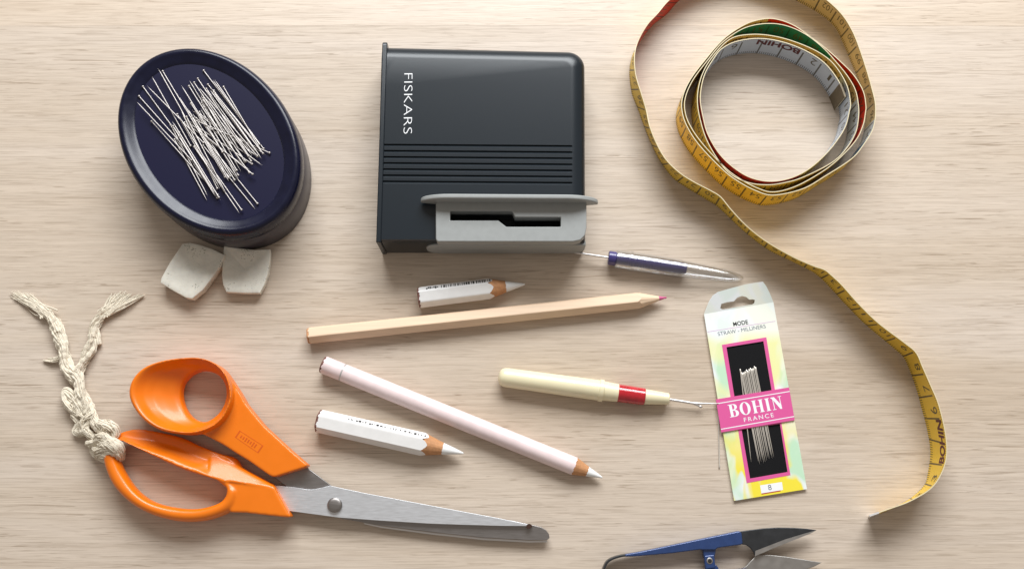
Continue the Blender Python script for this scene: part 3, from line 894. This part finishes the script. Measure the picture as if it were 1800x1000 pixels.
# ------------------------------------------------------------------ seam rippers
def fork(P0, P1, Ppoint, Pball, r, hmid):
    mb = MB()
    mb.add(*tube_geo(catmull([P0, P0.lerp(P1, .5), P1], 6), [r]*13, 10))
    mb.add(*tube_geo(catmull([P1 - (P1-P0).normalized()*3, P1.lerp(Ppoint, .35), Ppoint], 8), [r*1.15 - r*.95*i/16 for i in range(17)], 8, flat=.8))
    mid = P1.lerp(Pball, .5)
    mb.add(*tube_geo(catmull([P1 - (P1-P0).normalized()*3, mid, Pball], 8), [r*1.1 - r*.5*i/16 for i in range(17)], 8))
    return mb
rp = thing('seam_ripper', 'small violet seam ripper under a clear plastic cap, touching the sharpener', 'seam ripper', U(1180, 470), 'seam rippers')
A, B = U(1069, 453, 17), U(1207, 472.5, 15); L = (B - A).length
make('handle', *lathe_geo(A, B, [(0, 10.5), (.8, 12), (2, 12.3), (13, 12.3), (13.6, 11), (14, 9.6)] + [(34 + 5*k + j, 9.9 - (.9 if j == 2 else 0)) for k in range(12) for j in (0, 2, 4)] + [(L - 4, 9.6), (L - 1, 8.8), (L, 6)], 32), M['violet'], rp, 40)
A2, B2 = U(1083, 455.2, 17), U(1307, 489.5, 9); L2 = (B2 - A2).length
cap_o = [(0, 15.6), (20, 15.7), (23, 15.9), (23.6, 17.6), (26, 17.9), (28, 17.6), (28.6, 16.0), (70, 16.2), (110, 15.6), (150, 13.6), (185, 11.4), (206, 9.0), (217, 6.4), (L2 - 2.5, 3.8), (L2 - .3, 1.0)]
cap_i = [(0.0, 13.4), (70, 14.2), (110, 13.6), (150, 11.6), (185, 9.6), (203, 7.4), (216, 3)]
V, Fc = lathe_geo(A2, B2, cap_o[::1], 40, False, True)
mb = MB().add(V, Fc)
V, Fc = lathe_geo(A2, B2, cap_i, 40, False, True); mb.add(V, [f[::-1] for f in Fc])
d, up, sd = frame(A2, B2); n = 40
ra = [[A2 + (up*math.cos(2*math.pi*k/n) + sd*math.sin(2*math.pi*k/n))*r for k in range(n)] for r in (13.4, 15.6)]
mb.add(*loft_geo(ra, False, False))
mb.build('cap', M['clear'], rp, 50)
fork(U(1072, 453, 17), U(1020, 445.5, 12), U(984, 440.5, 7), U(1006, 441.5, 9), 1.9, 0).build('fork', M['chrome'], rp, 50)
make('fork_bead', *lathe_geo(U(1009, 442, 9), U(1003, 441, 9), [(0, .4), (1, 1.9), (3, 2.4), (5, 1.8), (6, .4)], 12), M['steel_dark'], rp, 60)

cr = thing('seam_ripper', 'cream seam ripper with a red band and bare steel fork', 'seam ripper', U(1020, 680), 'seam rippers')
A, B = U(876, 661.5, 16.5), U(1087, 690.5, 15.5); L = (B - A).length
make('handle', *lathe_geo(A, B, [(0, 3), (1, 8), (3, 11.8), (6, 14.4), (10, 15.8), (16, 16.4), (60, 16.7), (120, 17.2), (172, 17.4), (172.6, 18.7), (176, 19.1), (179.6, 18.7), (180.2, 16.4), (L - 1, 15.2), (L, 14.2)], 48), M['cream'], cr, 40)
d = (B - A).normalized()
d2 = (U(1133, 697, 15) - B).normalized()
A3 = B - d2*1.0; B3 = U(1133, 697, 15); L3 = (B3 - A3).length
make('red_band', *lathe_geo(A3, B3, [(0, 14.6), (.6, 15.1), (L3*.5, 14.9), (L3 - .6, 14.4), (L3, 13.8)], 40), M['red'], cr, 40)
A4 = B3 - d2*.6; B4 = U(1176, 701, 14); L4 = (B4 - A4).length
make('ferrule', *lathe_geo(A4, B4, [(0, 12.2), (.8, 13.0), (L4*.5, 11.4), (L4 - 1.2, 9.8), (L4, 8.6)], 40), M['cream'], cr, 40)
fork(U(1172, 701, 14), U(1222, 709, 11), U(1264, 709, 8), U(1230, 714, 9), 2.3, 0).build('fork', M['chrome'], cr, 50)
make('fork_bead', *lathe_geo(U(1228, 713.4, 9), U(1235, 715.4, 9), [(0, .4), (1, 1.9), (3, 2.6), (5, 2.0), (7, .4)], 12), M['chrome'], cr, 60)

# ------------------------------------------------------------------ needle packet
CHT = 5.0
pk0 = U(1340, 879, 0)
pk = thing('needle_packet', 'flat card packet of needles printed pink, yellow and green, with hanging hole', 'needle packet', pk0)
pk.location.y = U(1340, 880).y * S
body_o = [(1237.5, 552), (1290.4, 879.6), (1418.5, 859), (1359.5, 531)]
w1_ = [(1277, 610), (1342, 599.5), (1356.5, 686), (1291, 697)]
w2_ = [(1303.6, 755), (1371, 744.5), (1384.5, 829), (1318.5, 840.5)]
card = make('card', *plate_geo(T(body_o, CHT), [T(w1_, CHT), T(w2_, CHT)], 1.6), M['card'], pk)
back = make('backing_card', *prism_geo(T([(1239, 553), (1291, 878.6), (1417, 858), (1359, 532)], 3.0), .6), M['card_white'], pk)
for w in (w1_, w2_):
    c = (sum(p[0] for p in w)/4, sum(p[1] for p in w)/4)
    ww = [(c[0] + (x-c[0])*1.04, c[1] + (y-c[1])*1.04) for x, y in w]
    make('window_paper', *prism_geo(T(ww, 3.5), 0, drop=.3), M['foam'], pk)
f1o = [(1269, 606), (1347, 592.5), (1363, 690), (1285, 702)]
f2o = [(1297, 752), (1373, 740), (1389.5, 834.5), (1312.5, 848.5)]
make('window_frame', *plate_geo(T(f1o, CHT + .35), [T(w1_, CHT + .35)], .3), M['pink'], pk)
make('window_frame', *plate_geo(T(f2o, CHT + .35), [T(w2_, CHT + .35)], .3), M['pink'], pk)
BH = 7.6
band = make('pink_band', *prism_geo(T([(1258.5, 701.5), (1387, 680.5), (1397, 738), (1268, 759.5)], BH), 5.55), M['pink'], pk)
for (a, b_) in (((1261, 709), (1388, 687.6)), ((1267.5, 754), (1396, 731.6))):
    pa, pb = U(*a, BH), U(*b_, BH); q = Vector((0, 0, 1)).cross((pb - pa).normalized())
    make('white_line', [p + Vector((0, 0, .1)) for p in (pa - q*.7, pb - q*.7, pb + q*.7, pa + q*.7)], [(0, 1, 2, 3)], M['white_print'], band)
# BOHIN in a high contrast serif
def ell(cx, cy, rx, ry, a0=0, a1=360, n=28): return [(cx + rx*math.cos(R(a0 + (a1-a0)*k/n)), cy + ry*math.sin(R(a0 + (a1-a0)*k/n))) for k in range(n + (0 if a1 - a0 == 360 else 1))]
def rect(x0, y0, x1, y1): return [(x0, y0), (x1, y0), (x1, y1), (x0, y1)]
def stem(x, w, thin=.055, s=.07): return [(rect(x, thin, x+w, 1-thin), []), (rect(x-s, 0, x+w+s, thin), []), (rect(x-s, 1-thin, x+w+s, 1), [])]
GL = {
 'B': (.80, [(rect(.10, .05, .32, .95), []), (rect(.0, 0, .32, .05), []), (rect(.0, .95, .32, 1), []),
   ([(.32, 0), (.45, 0)] + ell(.47, .265, .31, .265, -90, 90, 14) + [(.32, .53)], [[(.325, .05), (.42, .05)] + ell(.42, .265, .11, .21, -90, 90, 12) + [(.325, .475)]]),
   ([(.32, .53), (.42, .53)] + ell(.43, .765, .29, .235, -90, 90, 14) + [(.32, 1)], [[(.325, .58), (.40, .58)] + ell(.40, .765, .10, .185, -90, 90, 12) + [(.325, .95)]])]),
 'O': (.92, [(ell(.44, .5, .44, .515), [ell(.44, .5, .20, .46)])]),
 'H': (.98, stem(.09, .22) + stem(.64, .22) + [(rect(.31, .47, .64, .53), [])]),
 'I': (.42, stem(.09, .22)),
 'N': (.92, [(rect(.13, .05, .19, .86), []), (rect(.02, 0, .30, .05), []), (rect(.70, .3, .76, .95), []), (rect(.60, .95, .88, 1), []), ([(.0, 1), (.0, .955), (.13, .86), (.62, 0), (.76, 0), (.76, .3), (.30, 1)], [])]),
}
pa, pb = U(1283.5, 733.5, BH), U(1377.5, 717.5, BH)
dv = (pb - pa).normalized(); q = Vector((0, 0, 1)).cross(dv); Lt = (pb - pa).length
tot = sum(GL[c][0] for c in 'BOHIN') + .10*4 - .04
hs = 21.5; ws = Lt / tot; x = 0; mb = MB(); lev = 0
for ch in 'BOHIN':
    adv, comps = GL[ch]
    for o_, hl in comps:
        z = .12 + .02 * (lev % 6); lev += 1
        f = lambda pts: [pa + dv*((x + px_)*ws) + q*(py*hs) + Vector((0, 0, z)) for px_, py in pts]
        V, Fc = plate_geo(f(o_), [f(h_) for h_ in hl], .02)
        mb.add(V, Fc)
    x += adv + .10
mb.build('lettering', M['white_print'], band)
pa, pb = U(1308.5, 741.5, BH), U(1360.5, 732.5, BH)
W, Fc = fit_text('FRANCE', pa, pb, .15, 7.2, bold=.004, spacing=1.35); make('lettering', W, Fc, M['white_print'], band)
# header print
pa, pb = U(1289.5, 573.6, CHT), U(1315.5, 569.4, CHT)
W, Fc = fit_text('MODE', pa, pb, .15, 7.6, bold=.022); make('lettering', W, Fc, M['black_print'], card)
pa, pb = U(1262.5, 590.2, CHT), U(1346.5, 576.3, CHT)
W, Fc = fit_text('STRAW - MILLINERS', pa, pb, .15, 6.6, bold=.0); make('lettering', W, Fc, M['grey_print'], card)
pa, pb = U(1243.5, 583.3, CHT), U(1363, 564.4, CHT); q = Vector((0, 0, 1)).cross((pb - pa).normalized())
make('header_line', [p + Vector((0, 0, .12)) for p in (pa - q*.5, pb - q*.5, pb + q*.5, pa + q*.5)], [(0, 1, 2, 3)], M['lilac'], card)
# size label
lb = T([(1336, 852.5), (1374.5, 846.5), (1376.5, 860.5), (1338.5, 867)], CHT + .12)
make('size_label', lb[::-1], [(0, 1, 2, 3)], M['card_white'], card)
pa, pb = U(1351.2, 861.2, CHT), U(1357.0, 860.2, CHT)
W, Fc = fit_text('8', pa, pb, .25, 8.8, bold=.0); make('lettering', W, Fc, M['grey_print'], card)
pa, pb = U(1338.5, 867.6, CHT), U(1372, 862, CHT); q = Vector((0, 0, 1)).cross((pb - pa).normalized())
make('label_line', [p + Vector((0, 0, .2)) for p in (pa - q*.8, pb - q*.8, pb + q*.8, pa + q*.8)], [(0, 1, 2, 3)], M['red_print'], card)
# hanging tab, bent up off the table
def tabp(u, v):
    # rises with distance beyond the fold
    fx = (u - 1237.5) / 122.0; vf = 552 - 21*fx; dist = max(0, vf - v)
    return U(u, v, CHT + dist * .27)
tab_o = [(1237.5, 552), (1240, 545), (1246, 530), (1253, 519), (1262, 513), (1285, 506.5), (1309, 500), (1326, 497), (1341, 495), (1347, 503), (1353, 515), (1359.5, 531), (1330, 536.0), (1300, 541.2), (1270, 546.4)]
hole = [(1266, 541.5), (1268, 534), (1278, 531), (1290, 529.5), (1296, 523), (1304, 520), (1312, 522), (1317, 526.5), (1322, 526), (1327, 527), (1326, 532.5), (1322, 535.0), (1300, 538.6), (1280, 542.4), (1270, 544)]
tab = make('hanging_tab', *plate_geo([tabp(*p) for p in tab_o], [[tabp(*p) for p in hole]], 1.4), M['card'], pk)

# needles
def needle_geo(L, r=1.05):
    return lathe_geo(Vector((0, 0, 0)), Vector((L, 0, 0)), [(0, .5), (1, 1.2), (5, 1.4), (9, r), (L*.6, r), (L*.9, r*.6), (L, .05)], 7)
nV, nF = needle_geo(168); needle_me = None
def put_needle(p, q, label, group, mat='chrome', sc_=None):
    global needle_me
    d = q - p
    if needle_me is None:
        o = make('sewing_needle', nV, nF, M['needle'], None, 60); needle_me = o.data
    else:
        o = bpy.data.objects.new('sewing_needle', needle_me); COL.objects.link(o)
    o.location = p * S; o.rotation_euler = d.to_track_quat('X', 'Z').to_euler(); o.scale = (d.length/168, 1, 1)
    o['label'] = label; o['category'] = 'needle'
    if group: o['group'] = group
M['needle'] = plain('needle_steel', (.74, .70, .64), .45, .8)
for k in range(12):
    f = k / 11
    u0 = 1302.5 + 25.5*f; v0 = 654 - 12*f + random.uniform(-2, 3)
    u1 = 1333 + 27*f; v1 = 815 - 14*f + random.uniform(-5, 4)
    put_needle(U(u0, v0, 4.6 + .25*(k % 2)), U(u1, v1, 4.6 + .25*((k+1) % 2)), 'slim steel needle in the row side by side inside the card packet', 'needles in the packet')
put_needle(U(1301, 648, 4.9), U(1320.5, 812, 4.7), 'single steel needle apart to the left of the row inside the packet', 'needles in the packet')
put_needle(U(1264.5, 823, 1.2), U(1262.5, 715, 1.2), 'loose dark needle poking out under the left edge of the card packet', None)

# ------------------------------------------------------------------ tape measure
TW = 57.0
strand = [((1528,906),(1527,909)),((1565,893),(1563,895)),((1600,880),(1596,879)),((1636,858),(1624,854)),((1655,831),(1632,830)),((1664,800),(1636,793)),((1662,762),(1630.5,755)),((1650,711),(1620.5,716)),
 ((1636.5,678),(1610.5,680)),((1622,645),(1599,649)),((1610.5,620),(1589,628)),((1591,603),(1571,611)),((1544,567.5),(1522,570)),((1508.5,533),(1489,537)),((1481,502),(1465,511)),((1464,486),(1449,494)),
 ((1450,474.5),(1435,482)),((1430,467.5),(1423,474.5)),((1396,452.5),(1392,459)),((1359,432),(1353,440)),((1330,412),(1325,420)),((1306,391),(1300,399)),((1284,367),(1276,376)),((1266.5,346),(1258,360)),
 ((1249,335),(1242,350.5)),((1220,320),(1208,330)),((1195,304),(1183,312.5)),((1172,282),(1160.5,282.5)),((1156,256),(1145,252)),((1142.5,223),(1132,220)),((1136,194),(1120.5,188)),((1127.5,165),(1111.5,165)),
 ((1117.5,131),(1107,131)),((1115.5,99),(1111.5,100)),((1121,74),(1127,70)),((1137,45),(1147,45)),((1156,24),(1172,25)),((1177,0),(1195,0)),((1222,-36),(1234,-26)),((1290,-64),(1294,-38)),((1360,-52),(1355,-20)),
 ((1415,-26),(1403,3)),((1453,0),(1440,24)),((1481,27),(1467,47)),((1499,56),(1482,75)),((1511,86),(1494,104)),((1522,119),(1507,135)),((1532,153),(1516,166)),((1539,187),(1522,204))]
coil = [(1535,225),(1517,256),(1496,280),(1453,308),(1411,332),(1360,343),(1328,335),(1293,316),(1267,295),(1229,255),(1208,223),(1199,196),(1200,171),(1213,141),(1240,105),(1272,69),(1307,45),(1336,35),(1363,34),(1395,45),(1427,67),(1453,87),(1480,111),(1501,133),(1517,160),(1522,185),(1521,200),(1517,220),
 (1505,246),(1477,277),(1445,302),(1400,327),(1360,337.5),(1330,330),(1296,311.5),(1270.5,291),(1233.5,251),(1212.5,220),(1204,195),(1205,171),(1218,141),(1244,106),(1267,78),(1290,60),(1315,47.5),(1347,42),(1379,45),(1413,59),(1445,83),(1472,112),(1491,136),(1504,160),(1509,187),(1509,207),(1504,233),(1488,261),(1462,286),
 (1413,311),(1380,321),(1347,325),(1312,320),(1277,300),(1245,252),(1230,207),(1226,171),(1233,135),(1250.5,103),(1283,69.5),(1320,61),(1360,64),(1400,75),(1440,93),(1467,115),(1488,149),(1495,181),(1493,196),(1485,225),(1464,257),(1437,285),(1408,305.5),
 (1375,317),(1341,318),(1306,306),(1270,277),(1246,240),(1236,207),(1231,171),(1238,133),(1254,104),(1269,86),(1294,73.5),(1333,68),(1373,73.5),(1413,88),(1448,110),(1473,141),(1486,171)]
tops, bots = [], []
for (a, b_) in strand:
    pb_ = U(b_[0], b_[1], .6); lo, hi = 0.0, 62.0
    for _ in range(40):
        m_ = (lo + hi)/2
        if (U(a[0], a[1], m_) - pb_).length < TW: lo = m_
        else: hi = m_
    h = lo
    # distance need not be monotonic: accept the upright solution nearest to TW
    best = min((abs((U(a[0], a[1], k*.5) - pb_).length - TW), k*.5) for k in range(4, 122))
    tops.append(U(a[0], a[1], best[1])); bots.append(pb_)
for (a, b_) in coil:
    p = U(a, b_, TW + .4); tops.append(p); bots.append(Vector((p.x, p.y, .6)))
ns = len(strand)
SUB = 12
tp_, bt_ = catmull(tops, SUB), catmull(bots, SUB)
idx = [i / SUB for i in range(len(tp_))]
# keep the width exact
for i in range(len(tp_)):
    d = tp_[i] - bt_[i]; tp_[i] = bt_[i] + d.normalized() * TW
mid = [(a + b_)/2 for a, b_ in zip(tp_, bt_)]
slen = [0]
for a, b_ in zip(mid, mid[1:]): slen.append(slen[-1] + (b_ - a).length)
TOT = slen[-1]; TH = 1.5
nrm = []
N_ = len(mid)
for i in range(N_):
    t = (mid[min(i+1, N_-1)] - mid[max(i-1, 0)]).normalized(); w = (tp_[i] - bt_[i]).normalized()
    nrm.append(w.cross(t).normalized())      # left of travel
tape = thing('tape_measure', 'long coiled tape measure, yellow outside with red, green and white stretches', 'tape measure', U(1360, 200))
V = []; 
for i in range(N_):
    n_ = nrm[i] * TH/2
    V += [bt_[i] + n_, tp_[i] + n_, tp_[i] - n_, bt_[i] - n_]
def colour(side, k):
    """material slot; k = index along the traced points"""
    c = k - ns
    if side == 'L':
        return 3 if 79 <= c <= 86 else 1
    if k < 31: return 1
    if k < 38: return 3
    if k < ns - .4: return 2
    if c < .7: return 5
    if c < 2.2: return 6
    if c < 17.6: return 2
    if c < 29: return 3
    if c < 43: return 2
    if c < 48.6: return 4
    if c < 51.5: return 2
    if c < 57: return 5
    if c < 72.5: return 2
    if c < 80: return 5
    return 5
Fc = []; fm = []; uvs = []
cm = 38.0
BOT, TOPV = 0.0, 1.0
for i in range(N_ - 1):
    a, b_ = 4*i, 4*(i+1); k = (idx[i] + idx[i+1]) / 2
    u0, u1 = slen[i]/cm, slen[i+1]/cm; r0, r1 = (TOT - slen[i])/cm, (TOT - slen[i+1])/cm
    Fc.append((a, a+1, b_+1, b_)); fm.append(colour('L', k)); uvs.append([(u0, 0), (u0, 1), (u1, 1), (u1, 0)])
    Fc.append((a+1, a+2, b_+2, b_+1)); fm.append(0); uvs.append([(0, 0)]*4)
    Fc.append((a+2, a+3, b_+3, b_+2)); fm.append(colour('R', k)); uvs.append([(r0, 1), (r0, 0), (r1, 0), (r1, 1)])
    Fc.append((a+3, a, b_, b_+3)); fm.append(0); uvs.append([(0, 0)]*4)
Fc.append((0, 3, 2, 1)); fm.append(0); uvs.append([(0, 0)]*4)
e = 4*(N_-1); Fc.append((e, e+1, e+2, e+3)); fm.append(0); uvs.append([(0, 0)]*4)
me = bpy.data.meshes.new('ribbon'); off = tape.location
me.from_pydata([tuple(v*S - off) for v in V], [], Fc)
for m in TAPE: me.materials.append(m)
ul = me.uv_layers.new(name='UVMap'); li = 0
for p, m_, uv in zip(me.polygons, fm, uvs):
    p.material_index = m_
    for j in range(len(uv)): ul.data[p.loop_start + j].uv = uv[j]
me.update(); sharpen(me, 40)
rib = bpy.data.objects.new('ribbon', me); COL.objects.link(rib); rib.parent = tape

def on_tape(s, y, side, lift=.22):
    """point on the ribbon: s along (units), y across 0..1"""
    s = min(max(s, 0), TOT - .01)
    lo, hi = 0, N_ - 1
    while hi - lo > 1:
        m_ = (lo + hi)//2
        if slen[m_] <= s: lo = m_
        else: hi = m_
    t = (s - slen[lo])/(slen[hi] - slen[lo])
    b_ = bt_[lo].lerp(bt_[hi], t); tt = tp_[lo].lerp(tp_[hi], t); n_ = nrm[lo].lerp(nrm[hi], t).normalized()
    return b_.lerp(tt, y) + n_ * ((TH/2 + lift) if side == 'L' else -(TH/2 + lift))
digit_cache = {}
def tape_text(mb, body, s0, s1, y0, y1, side, rot=False):
    if body not in digit_cache:
        Vg, Fg = glyph(body, 1.0, .035 if body == 'BOHIN' else -.005); digit_cache[body] = (Vg, Fg)
    Vg, Fg = digit_cache[body]
    xa = min(v.x for v in Vg); xb = max(v.x for v in Vg); ya = min(v.y for v in Vg); yb = max(v.y for v in Vg)
    out = []
    for v in Vg:
        fx = (v.x - xa)/(xb - xa); fy = (v.y - ya)/(yb - ya)
        # seen from outside, the left face reads against travel
        s = s0 + (s1 - s0)*fx
        out.append(on_tape(s, y0 + (y1 - y0)*fy, side))
    mb.add(out, [f for f in Fg])
ink = MB()
ncell = int(TOT // cm)
def wid(c): return {1: .16 if str(c) == '1' else .34, 2: .56, 3: .62}[len(str(c))] * cm
for c in range(1, ncell):
    if c in (4, 5): continue
    s0 = (c + .24)*cm
    tape_text(ink, str(c), s0, s0 + wid(c)*.9, .84, .50, 'L')
ink.build('numerals', M['tape_ink'], tape)['kind'] = 'stuff'
ink = MB()
for c in range(1, ncell):
    if c in (3, 4, 5): continue
    s0 = TOT - (c + .24)*cm
    tape_text(ink, str(c), s0, s0 - wid(c)*.9, .84, .50, 'R')
ink.build('numerals', M['tape_ink'], tape)['kind'] = 'stuff'
M['brand_ink'] = plain('dark_red_ink', (.10, .015, .02), .5)
for side, a, b_ in (('L', 4.1*cm, 6.0*cm), ('R', TOT - 3.2*cm, TOT - 5.3*cm)):
    brand = MB(); tape_text(brand, 'BOHIN', a, b_, .93, .62, side); brand.build('maker_name', M['brand_ink'], tape)
# brass clasp folded over the inner end
cl = MB(); s1 = TOT; s0 = TOT - 27
ring_a = []
for j in range(7):
    s = s0 + (s1 - s0)*j/6
    ring_a.append([on_tape(s, 0.0, 'L', .8) + Vector((0, 0, -.4)), on_tape(s, 1.0, 'L', .8) + Vector((0, 0, .6)), on_tape(s, 1.0, 'R', .8) + Vector((0, 0, .6)), on_tape(s, 0.0, 'R', .8) + Vector((0, 0, -.4))])
make('clasp', *loft_geo(ring_a), M['clasp'], tape)

# pale metal tip at the free end
ring_a = []
for j in range(5):
    q_ = 17 * j / 4
    ring_a.append([on_tape(q_, 0.0, 'L', .6) + Vector((0, 0, -.3)), on_tape(q_, 1.0, 'L', .6) + Vector((0, 0, .5)), on_tape(q_, 1.0, 'R', .6) + Vector((0, 0, .5)), on_tape(q_, 0.0, 'R', .6) + Vector((0, 0, -.3))])
make('clasp', *loft_geo(ring_a), M['chrome'], tape)

# ------------------------------------------------------------------ thread snips
sn = thing('thread_snips', 'blue enamelled thread snips with dark pointed blades at the lower edge', 'thread snips', U(1250, 985))
AX0, AX1 = U(1060, 1010, 14), U(1440, 959, 14)
ax = (AX1 - AX0).normalized(); ax.z = 0; ax.normalize(); pr = Vector((-ax.y, ax.x, 0))
def mirror(p):
    r = p - AX0; return AX0 + ax*r.dot(ax) - pr*r.dot(pr) + Vector((0, 0, p.z - AX0.z))
bow_up = [U(u, v, 14) for u, v in [(1103,974.5),(1090,976.5),(1077,980.5),(1068,986),(1063,994)]]
bowl = [p for p in bow_up] + [AX0 - ax*1.0] + [mirror(p) for p in bow_up[::-1]]
bc = catmull(bowl, 8)
mb = MB(); 
rings = []
for i, p in enumerate(bc):
    t = (bc[min(i+1, len(bc)-1)] - bc[max(i-1, 0)]).normalized(); w = Vector((-t.y, t.x, 0)).normalized()
    rings.append([p + w*1.8 + Vector((0, 0, -9)), p + w*1.8 + Vector((0, 0, 9)), p - w*1.8 + Vector((0, 0, 9)), p - w*1.8 + Vector((0, 0, -9))])
mb.add(*loft_geo(rings))
spring = bevel(mb.build('spring_bow', M['blade_black'], sn), .6, 2)
def handle_pts(): return [(1098,973.5),(1125,969),(1180,957.5),(1240,945),(1300,932.5),(1304,936),(1306,955),(1302,957),(1262,962.5),(1258,966),(1235,966),(1230,965.5),(1180,972),(1115,977.5),(1099,978)]
for flip in (0, 1):
    top = T(handle_pts(), 24)
    if flip: top = [Vector((mirror(p).x, mirror(p).y, p.z)) for p in top]
    h_ = make('handle', *prism_geo(top, 4), M['blue'], sn); bevel(h_, 3.2, 4, 35)
# stop pegs between the arms
for flip in (0, 1):
    pts = T([(1238, 958), (1258, 958), (1258.5, 968), (1256, 980 if not flip else 976), (1238, 982 if not flip else 978), (1236, 968)], 20 if not flip else 15)
    if flip: pts = [Vector((mirror(p).x, mirror(p).y, p.z)) for p in pts]
    bevel(make('stop_peg', *prism_geo(pts, 5), M['blue'], sn), 2, 3, 35)
hb = T([(1238,976),(1256,974),(1258,998),(1240,1000)], 23)
st = bevel(make('stop_plate', *prism_geo(hb, 12), M['blue'], sn), 2, 3, 35)
hc = U(1247.5, 985, 23)
make('rivet', *loft_geo(dome(Vector((hc.x, hc.y, 23)), 5.2, 1.2, 18)), M['bevel_steel'], st, 40)
make('hole_shade_disc', *loft_geo(dome(Vector((hc.x, hc.y, 24.4)), 3.2, .4, 16)), M['black_in'], st, 40)  # solid near-black disc on the rivet, its colour standing in for hole shade
# blades: the upper one blackened with a honed bevel, the lower one plain grey
ub = [(1301,933.5),(1318,931),(1342,928),(1368,926.5),(1395,927),(1418,928.5),(1436,931),(1425,936),(1400,945),(1360,961),(1327,976),(1325,970),(1319,962),(1312,957.5),(1301,955.5)]
upb = bevel(make('blade', *prism_geo(T(ub, 21), 15.5), M['blade_black'], sn), .8, 2)
bv = [(1435,931.4),(1418,936),(1380,947.5),(1345,961),(1328,967.5),(1327,977),(1360,962.8),(1400,946.8),(1425,937)]
make('honed_edge', *prism_geo(T(bv, 21.6), 18), M['bevel_steel'], upb)
lb_ = [(1330,975.5),(1352,974.5),(1380,977.5),(1415,983),(1445,988),(1432,995),(1400,1006),(1360,1014),(1330,1017),(1305,1019),(1303,1000),(1312,994),(1320,985)]
bevel(make('blade', *prism_geo(T(lb_, 15), 9.5), M['bevel_steel'], sn), .8, 2)
